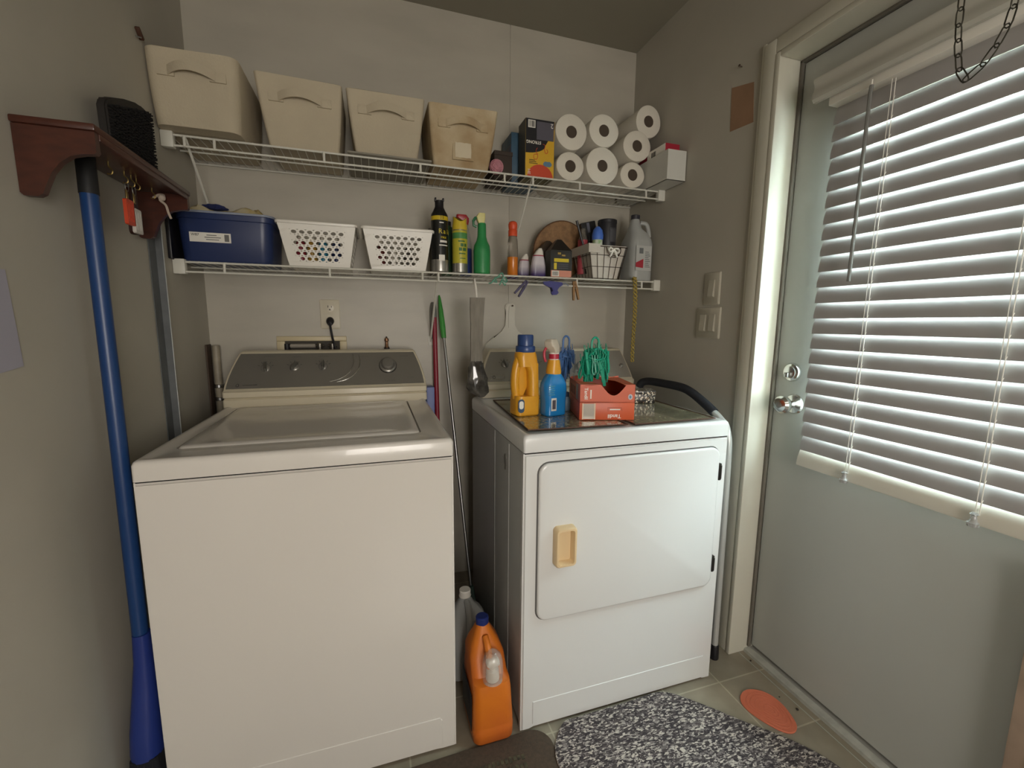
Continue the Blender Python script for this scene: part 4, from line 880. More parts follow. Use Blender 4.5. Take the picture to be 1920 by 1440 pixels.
# plastic chain rope
t = thing('yellow_rope', 'twisted yellow rope hanging from the right end of the lower shelf', 'rope', (1.700, -.285, S2))
ym = mat('rope_yellow', '#B09A4C', .7, noise=.3, nscale=80)
for s in (0, math.pi):
    bm = NB(); pts = []
    for i in range(140):
        q = i/139; z = S2+.012-q*(S2+.012-1.045); r_ = .0075*(1 if q < .55 else .85)
        pts.append((1.697+.004*math.sin(q*5)+.010*q+r_*math.cos(q*70+s), -.282+r_*.6*math.sin(q*70+s), z))
    tube(bm, pts, .0034, 6); obj('rope_strand', bm, ym, t)
bm = NB(); tube(bm, smoothpath([(1.697, -.262, S2+.004), (1.697, -.275, S2+.012), (1.697, -.286, S2+.004)], 5), .004, 6); obj('rope_loop', bm, ym, t)
# grey bag hanging on a white hook
t = thing('hanging_duster', 'folded grey strip with dark glossy plastic head, hanging from a white hook', 'duster', (.985, -.30, zr))
bm = NB(); tube(bm, smoothpath([(.985, yr+.004, zr+.008), (.983, yr-.010, zr+.012), (.982, yr-.022, zr+.004), (.984, yr-.030, zr-.02), (.986, yr-.034, zr-.050), (.988, yr-.034, zr-.080)], 5), .0045, 8); obj('hanger_hook', bm, whitep, t)
bm = NB(); yh = -.305
loft(bm, [[Vector((cx_-w_, yh-.004, z)), Vector((cx_-w_*.3, yh-.010, z)), Vector((cx_+w_*.5, yh-.005, z)), Vector((cx_+w_, yh-.009, z)), Vector((cx_+w_, yh+.006, z)), Vector((cx_-w_, yh+.006, z))] for z, cx_, w_ in ((1.058, .985, .024), (1.10, .984, .022), (1.20, .986, .024), (1.27, .987, .027), (1.308, .989, .028))]); obj('fabric_strip', bm, mat('grey_fabric', '#8D877C', .85, noise=.2, nscale=20, stretch=(6, 6, 1)), t, ang=20)
bm = NB(); rings = []
for z, cx_, rx, ry in ((1.064, .985, .024, .009), (1.04, .984, .030, .013), (.995, .986, .040, .017), (.960, .990, .043, .016), (.940, .996, .036, .012), (.928, 1.001, .022, .008), (.920, 1.004, .010, .005)):
    rings.append([Vector((cx_+rx*math.cos(a)*(1+.10*math.sin(5*a+z*90)), yh-.002+ry*math.sin(a)*(1+.2*math.sin(4*a+z*70)), z)) for a in [2*math.pi*i/28 for i in range(28)]])
loft(bm, rings); obj('plastic_head', bm, mat('smoky_black', '#34322F', .12, coat=1, noise=.6, nscale=30, c2='#6B675F'), t)
# white dustpan on a nail
t = thing('dustpan', 'white flat dustpan with long handle hanging on the back wall behind dryer', 'dustpan', (1.2, -.012, 1.1))
bm = NB(); dp = mat('dustpan_white', '#C9C4B6', .35)
prof = [(1.203, 1.302), (1.193, 1.296), (1.190, 1.28), (1.196, 1.24), (1.194, 1.20), (1.176, 1.172), (1.135, 1.148), (1.100, 1.118), (1.084, 1.08), (1.082, .93), (1.352, .93), (1.350, 1.08), (1.334, 1.118), (1.298, 1.148), (1.250, 1.172), (1.234, 1.20), (1.236, 1.24), (1.240, 1.28), (1.237, 1.296), (1.228, 1.302)]
prism(bm, prof, 'y', -.014, -.004); bmesh.ops.bevel(bm, geom=[e for e in bm.edges if abs(e.verts[0].co.y+.014) < 1e-5 and abs(e.verts[1].co.y+.014) < 1e-5], offset=.004, segments=2, affect='EDGES')
obj('pan', bm, dp, t)
bm = NB(); prism(bm, [(1.207, 1.288), (1.204, 1.24), (1.206, 1.19), (1.224, 1.19), (1.227, 1.24), (1.223, 1.288)], 'y', -.018, -.013); obj('handle_rib', bm, dp, t)
bm = NB(); tube(bm, [(1.222, 0, 1.290), (1.222, -.022, 1.292)], .002, 6); tube(bm, [(1.222, -.022, 1.292), (1.222, -.024, 1.292)], .0045, 8); tag(obj('wall_nail', bm, mat('rusty', '#4A3B30', .7)), 'dark nail in the back wall holding the white dustpan', 'nail')

# ---------------------------------------------------------------- left wall
wood = mat('mahogany', '#4A2418', .35, noise=.35, nscale=9, stretch=(3, 1, 8), coat=.2)
t = thing('wall_rack', 'dark reddish wooden wall shelf with scalloped end brackets on left wall', 'wall shelf', (.06, -.685, 1.50))
bm = NB(); box(bm, .0005, .124, -.905, -.455, 1.558, 1.571, .003); obj('shelf_board', bm, wood, t)
prof = [(.001, 1.5575), (.001, 1.440), (.006, 1.435), (.026, 1.435), (.034, 1.440), (.040, 1.455), (.050, 1.478), (.064, 1.497), (.082, 1.511), (.100, 1.516), (.118, 1.518), (.121, 1.522), (.121, 1.5575)]
for y in (-.900, -.475):
    bm = NB(); prism(bm, prof, 'y', y, y+.014); obj('end_bracket', bm, wood, t)
bm = NB(); box(bm, .118, .1225, -.886, -.475, 1.546, 1.5585, .001); obj('front_lip', bm, wood, t)
brass = mat('brass', '#9A8450', .35, metal=.9)
for y in (-.72, -.655, -.625, -.60, -.52):
    bm = NB(); tube(bm, smoothpath([(.058, y, 1.558), (.058, y, 1.548), (.064, y, 1.540), (.062, y, 1.532), (.054, y, 1.532)], 4), .0015, 6); obj('cup_hook', bm, brass, t)
for y, c, lab, zt in ((-.655, '#C9482A', 'orange plastic key tag on a ring hanging from the wooden wall shelf', 1.494), (-.622, '#C6C2BA', 'white plastic key tag hanging beside the orange one', 1.480)):
    t = thing('key_tag', lab, 'key tag', (.058, y, zt), group=None)
    bm = NB(); tube(bm, [Vector((.060, y+.008*math.cos(a), 1.524+.012*math.sin(a))) for a in [2*math.pi*i/18 for i in range(18)]], .0009, 5, closed=True); obj('key_ring', bm, steel, t)
    bm = NB(); box(bm, .0590, .0606, y-.007, y+.003, 1.492-.0, 1.516, .0005); obj('key', bm, brass, t)
    bm = NB(); loft(bm, [[Vector((xx, p.x, p.y)) for p in rrect(y, zt-.029, 0, .034, .058, .005)] for xx in (.056, .0635)]); tg = obj('tag_body', bm, mat('tag_'+c, c, .4), t)
    bm = NB()
    for q in range(4): box(bm, .0635, .0642, y-.012+.007*q, y-.009+.007*q, zt-.050, zt-.008)
    obj('raised_rib', bm, mat('tag_'+c, c), tg, smooth=False)
t = thing('wooden_paddle', 'dark brown wooden handle hanging behind the key tags', 'handle', (.045, -.592, 1.5))
bm = NB(); loft(bm, [[Vector((xx, p.x, p.y)) for p in rrect(-.594, 1.480, 0, .030, .112, .010)] for xx in (.036, .048)]); obj('paddle', bm, mat('dark_walnut', '#35180F', .4, noise=.3, nscale=20), t)
bm = NB(); tube(bm, [(.046, -.594, 1.532), (.054, -.60, 1.538)], .0012, 5); obj('hanging_loop', bm, black, t)
t = thing('string', 'short white knotted string hanging from the far end of the wall shelf', 'string', (.06, -.5, 1.53))
bm = NB(); tube(bm, smoothpath([(.060, -.520, 1.533), (.066, -.505, 1.545), (.072, -.490, 1.548), (.074, -.496, 1.538), (.068, -.504, 1.532), (.074, -.488, 1.524), (.076, -.480, 1.505), (.078, -.472, 1.492)], 5), .0032, 6); obj('cord', bm, mat('cord_white', '#B8A99A', .8), t)
bm = NB(); bmesh.ops.create_icosphere(bm, subdivisions=2, radius=.009, matrix=Matrix.Translation((.070, -.497, 1.540))); obj('knot', bm, mat('cord_white', '#B8A99A'), t)
t = thing('scrub_brush', 'black bristled brush standing upright on the dark wooden wall shelf', 'brush', (.06, -.57, 1.572))
out = [(-.676, 1.5725), (-.683, 1.690), (-.674, 1.706), (-.640, 1.722), (-.600, 1.738), (-.543, 1.755), (-.500, 1.764), (-.476, 1.762), (-.463, 1.745), (-.460, 1.70), (-.464, 1.64), (-.466, 1.5725)]
bm = NB(); prism(bm, out, 'x', .030, .050); bmesh.ops.bevel(bm, geom=[e for e in bm.edges if abs(e.verts[0].co.x-e.verts[1].co.x) < 1e-6], offset=.004, segments=2, affect='EDGES'); obj('brush_back', bm, mat('brush_black', '#201C19', .7), t)
bm = NB(); rg = random.Random(4)
for i in range(30):
    for j in range(26):
        y = -.676+.208*i/29; zz = 1.578+.178*j/25
        if zz > 1.692+(y+.683)*.34: continue
        b0 = Vector((.0495, y, zz)); tube(bm, [b0, b0+Vector((.008, rg.uniform(-.003, .003), rg.uniform(-.003, .003)))], .0024, 3)
o = obj('bristle', bm, mat('bristle_black', '#151311', .9), t, smooth=False); o['kind'] = 'stuff'
bm = NB(); b1 = NB(); box(b1, 0, .012, -.016, .016, -.004, .004, .002); merge(bm, b1, 0, Matrix.Translation((.001, -.362, 2.008)) @ Matrix.Rotation(math.radians(-38), 4, 'X'))
tag(obj('wall_peg', bm, mat('peg_dark_wood', '#4A2E20', .6)), 'small dark brown wooden peg on the left wall above the leftmost bin', 'peg')
bm = NB(); tube(bm, [(.0005, -.372, 1.995), (.014, -.372, 1.993)], .002, 6); tag(obj('nail', bm, steel), 'small nail just under the dark wooden peg on the left wall', 'nail')
t = thing('metal_post', 'galvanized metal angle post standing against the left wall behind the washer', 'post', (.01, -.41, 0))
bm = NB(); gal = mat('galvanized', '#6F7273', .5, metal=.4, noise=.25, nscale=18)
prism(bm, [(.001, -.431), (.003, -.431), (.003, -.389), (.020, -.389), (.020, -.387), (.001, -.387)], 'z', 0, 1.50); obj('angle_profile', bm, gal, t, smooth=False)
bm = NB(); box(bm, .0205, .0222, -.391, -.386, .0, 1.50, .001); obj('edge_strip', bm, mat('strip_white', '#B9BBBA', .3), t)
bm = NB(); prism(bm, [(-1.16, 1.10), (-.952, 1.128), (-.962, 1.296), (-1.17, 1.29)], 'x', .0006, .0016)
tag(obj('paper_sheet', bm, mat('sheet_paper', '#A9A7B4', .7), smooth=False), 'pale sheet of paper taped to the left wall at the frame edge', 'paper')
# blue broom
t = thing('broom', 'blue broom with black grip standing upright beside the washer at left wall', 'broom', (.045, -.77, 0))
bb = mat('broom_blue', '#183C70', .35)
bm = NB(); tube(bm, [(.040, -.768, 1.505-.03), (.041, -.772, 1.0), (.046, -.790, .42)], .0158, 16); obj('pole', bm, bb, t)
bm = NB(); tube(bm, [(.040, -.767, 1.557), (.040, -.7672, 1.552), (.040, -.768, 1.474)], [.013, .0165, .0168], 16); obj('grip', bm, mat('grip_black', '#1B1B1C', .6), t)
bm = NB(); loft(bm, [[Vector((.048+p.x, -.79+p.y, z)) for p in rrect(0, 0, 0, w_, d, min(w_, d)*.45)] for z, w_, d in ((.47, .034, .034), (.40, .038, .044), (.32, .050, .075), (.24, .060, .112), (.19, .064, .124), (.175, .062, .122))]); obj('broom_head', bm, mat('head_blue', '#22357E', .35), t)
bm = NB(); loft(bm, [[Vector((.048+p.x, -.79+p.y, z)) for p in rrect(0, 0, 0, w_, d, .012)] for z, w_, d in ((.178, .058, .118), (.09, .068, .135), (.004, .078, .15))]); o = obj('bristles', bm, mat('bristle_dark', '#14161E', .9, bump=1, bscale=300, stretch=(1, 1, .02)), t); o['kind'] = 'stuff'

# ---------------------------------------------------------------- back wall fittings
t = thing('wall_outlet', 'cream duplex outlet on the back wall above the washer', 'outlet', (.436, -.004, 1.243))
ivm = mat('ivory_plastic', '#D2CAB6', .35)
def plate(t, x0, x1, z0, z1, y=0):
    bm = NB(); loft(bm, [[Vector((p.x, y-h, p.y)) for p in rrect((x0+x1)/2, (z0+z1)/2, 0, x1-x0-2*i, z1-z0-2*i, .006)] for h, i in ((.0002, 0), (.003, 0), (.0055, .003))]); return obj('cover_plate', bm, ivm, t)
pl = plate(t, .398, .474, 1.182, 1.302)
for z in (1.268, 1.216):
    bm = NB(); disc_y(bm, .436, -.0054, z, [(.0165, 0), (.0165, .0015), (.0150, .0020)], 20); so = obj('socket', bm, ivm, t)
    for x0_, h in ((.4285, .009), (.4415, .007)):
        bm = NB(); box(bm, x0_, x0_+.002, -.0082, -.0074, z+.001, z+.001+h); obj('slot', bm, darkgap, so, smooth=False)
    bm = NB(); disc_y(bm, .436, -.0074, z-.007, [(.0025, 0), (.0025, .0008)], 10); obj('ground_hole', bm, darkgap, so)
t = thing('power_cord', 'black plug and power cord running from the outlet down behind the washer', 'power cord', (.436, -.02, 1.2))
bm = NB(); loft(bm, [[Vector((.436+r*math.cos(a), -.009-h, 1.214+dz+r*1.1*math.sin(a))) for a in [2*math.pi*i/18 for i in range(18)]] for r, h, dz in ((.014, 0, 0), (.0155, .004, 0), (.0145, .014, -.002), (.011, .022, -.008), (.006, .026, -.014))]); obj('plug', bm, black, t)
bm = NB(); tube(bm, smoothpath([(.436, -.030, 1.208), (.438, -.036, 1.188), (.443, -.036, 1.150), (.452, -.036, 1.10), (.456, -.045, 1.02), (.45, -.06, .80)], 6), .0045, 8); obj('cord', bm, black, t)
t = thing('washer_outlet_box', 'cream recessed plumbing box in the back wall behind the washer panel', 'plumbing box', (.36, -.004, 1.08))
bm = NB(); bm2 = [( .232, .496, 1.132, 1.152), (.232, .262, .99, 1.132), (.468, .496, .99, 1.132)]
for a in bm2: box(bm, a[0], a[1], -.010, -.0005, a[2], a[3], .003)
obj('box_frame', bm, mat('cream_frame', '#CDBF9C', .4), t)
bm = NB(); box(bm, .262, .468, -.0030, -.0008, .99, 1.132); bx = obj('box_back', bm, mat('dark_recess', '#3C372E', .7), t, smooth=False)
bm = NB(); tube(bm, [(.272, -.012, 1.113), (.375, -.012, 1.113)], .009, 10); obj('drain_hose', bm, mat('hose_grey', '#9C958A', .5), t)
bm = NB(); lathe(bm, (.272, -.014, 1.098), [(.012, 0), (.012, .024)], 10); obj('valve', bm, black, t)
for x in (.392, .44):
    bm = NB(); lathe(bm, (x, -.016, 1.06), [(.010, 0), (.010, .045), (.012, .046), (.012, .062), (.006, .066)], 14); tube(bm, [(x-.018, -.016, 1.113), (x+.018, -.016, 1.113)], .0045, 8); obj('valve', bm, mat('valve_metal', '#6E6A62', .35, metal=.8), t)
t = thing('hose_valve', 'small copper and black valve on back wall above the washer dial', 'valve', (.657, -.01, 1.1))
bm = NB(); lathe(bm, (.657, -.018, 1.06), [(.010, 0), (.010, .045), (.007, .05), (.006, .068), (.009, .072), (.008, .082), (.003, .086)], 14); obj('valve_body', bm, mat('copper', '#8C6A50', .35, metal=.8), t)
bm = NB(); lathe(bm, (.657, -.018, 1.06), [(.011, .02), (.012, .022), (.012, .042), (.011, .044)], 12); obj('valve_collar', bm, black, t)
bm = NB(); tube(bm, [(.657, -.0005, 1.142), (.657, -.014, 1.148)], .0035, 8); obj('wall_stud', bm, mat('rusty', '#4A3B30'), t)
t = thing('drain_pipe', 'cream standpipe with clamps in the corner left of the washer panel', 'pipe', (.028, -.035, 0))
bm = NB(); tube(bm, [(.028, -.035, 0), (.028, -.035, 1.118)], .013, 14); obj('pipe', bm, mat('pipe_cream', '#A89E8A', .5, noise=.4, nscale=12), t)
bm = NB(); box(bm, .001, .006, -.062, -.012, .60, 1.122, .001); obj('backing_strip', bm, mat('rusty', '#4A3B30'), t)
for z in (.955, .905):
    bm = NB(); lathe(bm, (.028, -.035, z), [(.0135, 0), (.0160, .002), (.0160, .012), (.0135, .014)], 14); tube(bm, [(.040, -.050, z+.007), (.052, -.058, z+.007)], .004, 8); obj('clamp', bm, steel, t)

# ---------------------------------------------------------------- between the machines
t = thing('mop', 'thin silver pole mop with green grip leaning between washer and dryer', 'mop', (.955, -.31, 0))
A = Vector((.884, -.022, 1.330)); B = Vector((.957, -.32, .10)); D = (B-A)
bm = NB(); tube(bm, [A+D*.148, B], .0062, 12); obj('pole', bm, steel, t)
bm = NB(); tube(bm, [A, A+D*.012, A+D*.05, A+D*.11, A+D*.150], [.003, .006, .010, .0125, .0105], 14); obj('grip', bm, mat('grip_green', '#3F8F3E', .4), t)
bm = NB(); loft(bm, [[Vector((.957+p.x, -.322+p.y, z)) for p in rrect(0, 0, 0, w_, d, .006)] for z, w_, d in ((.128, .018, .018), (.10, .022, .026), (.04, .038, .09), (.02, .042, .10))]); obj('mop_head', bm, mat('mop_green', '#22382E', .6), t)
bm = NB(); loft(bm, [[Vector((.957+p.x, -.322+p.y, z)) for p in rrect(0, 0, 0, w_, d, .01)] for z, w_, d in ((.022, .044, .11), (.003, .050, .14))]); obj('mop_pad', bm, mat('mop_pad', '#3A4440', .9), t)
t = thing('red_pole', 'dark red pole with grey hanging loop leaning behind the mop', 'pole', (.872, -.13, 0))
bm = NB(); tube(bm, [(.862, -.018, 1.24), (.868, -.10, .02), (.868, -.10, .002)], .0105, 12); obj('pole', bm, mat('pole_red', '#8E2636', .4), t)
bm = NB(); tube(bm, [(.862, -.018, 1.235), (.8615, -.0175, 1.262), (.861, -.0165, 1.30)], [.0112, .0115, .008], 12); obj('grip', bm, mat('grip_grey', '#77766F', .5), t)
bm = NB(); tube(bm, smoothpath([(.853, -.012, 1.30), (.846, -.012, 1.27), (.846, -.012, 1.20), (.852, -.012, 1.14)], 5), .0028, 6); obj('hanging_loop', bm, mat('grip_grey', '#77766F'), t)
bm = NB(); box(bm, .814, .848, -.090, -.030, .55, .935, .004); 
t = thing('blue_pan', 'lavender blue flat pan standing behind the right side of washer', 'pan', (.83, -.06, .0)); obj('pan_body', bm, mat('lavender_blue', '#7A86B8', .5), t)
bm = NB(); box(bm, .818, .845, -.075, -.040, .0, .552, .004); obj('pan_stand', bm, mat('lavender_blue', '#7A86B8'), t)
t = thing('clear_jug', 'translucent white gallon jug with white cap on the floor behind orange jug', 'jug', (.885, -.58, 0))
jw = mat('milky_plastic', '#B9BBB8', .3, trans=.15)
bm = NB(); cx, cy = .882, -.585
loft(bm, [rrect(cx, cy, z+.002, w_, d, r, 6) for z, w_, d, r in ((0, .130, .130, .03), (.005, .142, .142, .035), (.155, .144, .144, .036), (.185, .132, .132, .042), (.215, .102, .102, .044))]+[rrect(cx-.006, cy, z, w_, w_, w_*.48, 6) for z, w_ in ((.242, .066), (.262, .042), (.275, .036))]); jb = obj('jug_body', bm, jw, t)
bm = NB(); tube(bm, smoothpath([(cx-.004, cy-.022, .262), (cx-.004, cy-.050, .250), (cx-.004, cy-.070, .215), (cx-.004, cy-.072, .165), (cx-.004, cy-.066, .12)], 5), .011, 10); obj('jug_handle', bm, jw, jb)
bm = NB(); lathe(bm, (cx-.006, cy, .270), [(.0205, 0), (.0215, .003), (.0195, .008), (.0200, .022), (.018, .025)], 22); obj('cap', bm, whitep, t)
# orange detergent jug with a pump set in its front
t = thing('detergent_jug', 'large orange detergent jug with blue cap on the floor between machines', 'jug', (.895, -.82, 0))
om = mat('jug_orange', '#D5761F', .35, noise=.25, nscale=5, c2='#C4622A')
R = []
for z, xc, w_, y0, y1, r in ((.006, .897, .108, -.895, -.735, .02), (.012, .897, .120, -.901, -.730, .024), (.05, .897, .122, -.902, -.728, .024), (.056, .897, .119, -.900, -.729, .024), (.062, .897, .121, -.900, -.728, .024), (.16, .896, .113, -.893, -.730, .024), (.183, .895, .110, -.888, -.731, .024), (.190, .895, .107, -.862, -.733, .022), (.235, .893, .104, -.842, -.738, .022), (.262, .891, .086, -.832, -.748, .022), (.295, .888, .056, -.822, -.764, .020), (.318, .886, .036, -.814, -.776, .016)):
    R.append(rrect(xc, (y0+y1)/2, z, w_, y1-y0, r, 6))
bm = NB(); loft(bm, R); jb = obj('jug_body', bm, om, t, ang=50)
bm = NB(); tube(bm, smoothpath([(.888, -.826, .292), (.890, -.846, .275), (.892, -.860, .240), (.893, -.862, .205)], 5), .010, 10); obj('jug_handle', bm, om, jb)
bm = NB(); lathe(bm, (.886, -.795, .312), [(.019, 0), (.0195, .003), (.0195, .024), (.016, .027)], 22); obj('cap', bm, mat('cap_navy', '#1E2F72', .35), t)
bm = NB(); box(bm, .8345, .8360, -.872, -.745, .035, .150, .0005); obj('side_label', bm, mat('label_black', '#1F242A', .4), jb)
dm = mat('dome_clear', '#D9CFC4', .12, alpha=.38, coat=1)
bm = NB(); lathe(bm, (.899, -.868, .186), [(.030, 0), (.0315, .03), (.030, .058), (.024, .078), (.012, .088)], 24); obj('clear_cup', bm, dm, t)
bm = NB(); lathe(bm, (.899, -.868, .187), [(.019, 0), (.020, .004), (.018, .030), (.010, .034), (.010, .046)], 20); pm = obj('pump', bm, whitep, t)
bm = NB(); loft(bm, [rrect(.899, -.870, z, w_, d, .005) for z, w_, d in ((.231, .030, .020), (.238, .038, .026), (.248, .036, .022), (.252, .024, .014))]); obj('pump_head', bm, whitep, pm)

# ---------------------------------------------------------------- on the dryer
mm = bpy.data.materials.new('mat_vinyl'); mm.use_nodes = True; nt = mm.node_tree; b = nt.nodes['Principled BSDF']; b.inputs['Roughness'].default_value = .12; b.inputs['Coat Weight'].default_value = .6
tc = nt.nodes.new('ShaderNodeTexCoord'); vo = nt.nodes.new('ShaderNodeTexNoise'); vo.inputs['Scale'].default_value = 90; vo.inputs['Detail'].default_value = 3
rp_ = nt.nodes.new('ShaderNodeValToRGB'); rp_.color_ramp.elements[0].color = lin('#5E5A48'); rp_.color_ramp.elements[1].color = lin('#A39A7C'); rp_.color_ramp.elements[0].position = .40; rp_.color_ramp.elements[1].position = .60
nt.links.new(tc.outputs['Object'], vo.inputs[0]); nt.links.new(vo.outputs[0], rp_.inputs[0]); nt.links.new(rp_.outputs[0], b.inputs[0])
edge = mat('mat_edge', '#4A2C1C', .6)
def placemat(label, pts, z):
    t = thing('dryer_mat', label, 'mat', (sum(p[0] for p in pts)/4, sum(p[1] for p in pts)/4, z))
    bm = NB(); prism(bm, pts, 'z', z, z+.0016); obj('mat_sheet', bm, mm, t, smooth=False)
    bm = NB(); tube(bm, [Vector((x, y, z+.0022)) for x, y in pts], .0022, 6, closed=True); obj('bound_edge', bm, edge, t)
placemat('glossy patterned vinyl mat under the bottles on the dryer top', [(1.010, -.838), (1.322, -.852), (1.338, -.356), (1.041, -.352)], .9112)
placemat('glossy patterned vinyl mat at the right half of the dryer top', [(1.346, -.858), (1.648, -.852), (1.654, -.40), (1.344, -.396)], .9112)
Z = .9135
t = thing('detergent_bottle', 'yellow detergent bottle with built-in handle and dark blue cap on the dryer', 'bottle', (1.072, -.63, Z), rz=math.radians(6))
Mx = BASE[t.name]; ym = mat('bottle_yellow', '#D99B25', .3)
# body outline with handle hole, seen from the front, extruded as rounded sections
b1 = NB()
def sect(z, x0, x1, d, r): return rrect((x0+x1)/2, 0, z, x1-x0, d, r, 5)
S = [(0, -.038, .036, .062, .012), (.004, -.043, .041, .070, .016), (.045, -.043, .042, .072, .018), (.065, -.041, .043, .070, .018)]
loft(b1, [sect(*q) for q in S]); bm = NB(); merge(bm, b1, 0, Mx)
b1 = NB(); loft(b1, [sect(*q) for q in ((.060, .004, .042, .064, .016), (.10, .004, .041, .062, .016), (.145, .002, .040, .060, .016), (.17, -.010, .040, .058, .016))]); merge(bm, b1, 0, Mx)
b1 = NB(); loft(b1, [sect(*q) for q in ((.160, -.030, .040, .058, .018), (.19, -.034, .036, .056, .020), (.203, -.034, .034, .054, .022), (.208, -.030, .030, .052, .022))]); merge(bm, b1, 0, Mx)
b1 = NB(); loft(b1, [sect(*q) for q in ((.060, -.040, -.008, .012, .005), (.10, -.038, .010, .010, .004), (.17, -.036, .010, .010, .004))]); merge(bm, b1, 0, Mx)
body = obj('bottle_body', bm, ym, t)
b1 = NB(); tube(b1, smoothpath([(-.030, 0, .055), (-.036, 0, .09), (-.036, 0, .13), (-.030, 0, .165), (-.020, 0, .19)], 6), [.014]*25, 12); bm = NB(); merge(bm, b1, 0, Mx); obj('grip_handle', bm, ym, body)
b1 = NB(); lathe(b1, (0, 0, .206), [(.031, 0), (.032, .003), (.032, .016), (.030, .020), (.026, .021), (.026, .052), (.024, .056)], 30); bm = NB(); merge(bm, b1, 0, Mx); obj('cap', bm, mat('cap_navy2', '#2A4478', .3), t)
b1 = NB(); loft(b1, [[Vector((-.029+p.x, -.0362-h, .035+p.y)) for p in rrect(0, 0, 0, .022, .044, .010)] for h in (0, .0006)]); bm = NB(); merge(bm, b1, 0, Mx); lb = obj('label', bm, mat('label_blue', '#37506E', .4), body, smooth=False)
b1 = NB(); loft(b1, [[Vector((-.029+p.x, -.0369-h, .038+p.y)) for p in rrect(0, 0, 0, .015, .026, .007)] for h in (0, .0004)]); bm = NB(); merge(bm, b1, 0, Mx); obj('white_emblem', bm, prw, lb, smooth=False)
t = thing('stain_sprayer', 'blue spray bottle with yellow neck and red and white trigger', 'spray bottle', (1.160, -.66, Z), rz=math.radians(12))
Mx = BASE[t.name]
def put(nm, b1, m, par, **k):
    bm = NB(); merge(bm, b1, 0, Mx); return obj(nm, bm, m, par, **k)
b1 = NB(); loft(b1, [rrect(0, 0, z, w_, d, r, 5) for z, w_, d, r in ((0, .070, .048, .012), (.004, .078, .054, .016), (.05, .080, .056, .018), (.085, .088, .056, .020), (.105, .086, .054, .022), (.125, .066, .046, .020), (.138, .046, .042, .018))]); sb = put('bottle_body', b1, mat('spray_blue', '#1D7EC2', .22, coat=.4), t)
b1 = NB(); loft(b1, [rrect(0, 0, z, w_, d, r, 5) for z, w_, d, r in ((.136, .048, .044, .020), (.142, .050, .044, .020), (.170, .042, .040, .019), (.182, .038, .038, .018))]); put('yellow_neck', b1, mat('neck_yellow', '#DFA02E', .3), sb)
b1 = NB(); lathe(b1, (0, 0, .181), [(.016, 0), (.017, .002), (.0165, .004), (.0165, .020), (.0155, .024)], 22, mis=[0, 0, 1, 0]); put('collar', b1, [prw, mat('collar_red', '#B8253E', .35)], t)
b1 = NB(); loft(b1, [rrect(x, y, z, w_, d, .006) for z, x, y, w_, d in ((.203, .002, 0, .026, .026), (.212, .002, -.002, .028, .030), (.226, -.003, -.008, .034, .046), (.240, -.006, -.010, .030, .048), (.248, -.005, -.008, .022, .038))]); b1.transform(Matrix.Rotation(math.radians(-62), 4, 'Z')); hd = put('spray_head', b1, mat('head_offwhite', '#CFC4B2', .4), t)
b1 = NB(); tube(b1, smoothpath([(-.016, -.016, .226), (-.022, -.024, .210), (-.021, -.026, .190), (-.018, -.022, .176)], 4), .0045, 8); b1.transform(Matrix.Rotation(math.radians(-62), 4, 'Z')); put('trigger', b1, mat('collar_red', '#B8253E'), hd)
b1 = NB(); box(b1, -.026, -.006, -.0290, -.0278, .018, .060, .0004); lb = put('label', b1, prw, sb)
b1 = NB(); box(b1, -.0225, -.0095, -.0297, -.0290, .024, .054); put('barcode', b1, mat('print_grey', '#55525C'), lb, smooth=False)
b1 = NB()
for q in range(5): box(b1, -.036, -.012-.003*(q % 2), -.0285, -.0278, .070+.007*q, .0725+.007*q)
put('printed_text', b1, mat('teal_print', '#4E93A4', .5), sb, smooth=False)
t = thing('small_bottle', 'small white bottle with blue cap behind the blue spray bottle', 'bottle', (1.236, -.60, Z))
bm = NB(); lathe(bm, (1.232, -.608, Z), [(.013, 0), (.015, .003), (.015, .04), (.009, .05)], 18); obj('bottle_body', bm, mat('pale_blue', '#8FA8BE', .3), t)
bm = NB(); lathe(bm, (1.232, -.608, Z+.049), [(.010, 0), (.010, .014), (.008, .016)], 16); obj('cap', bm, mat('label_blue', '#37506E'), t)

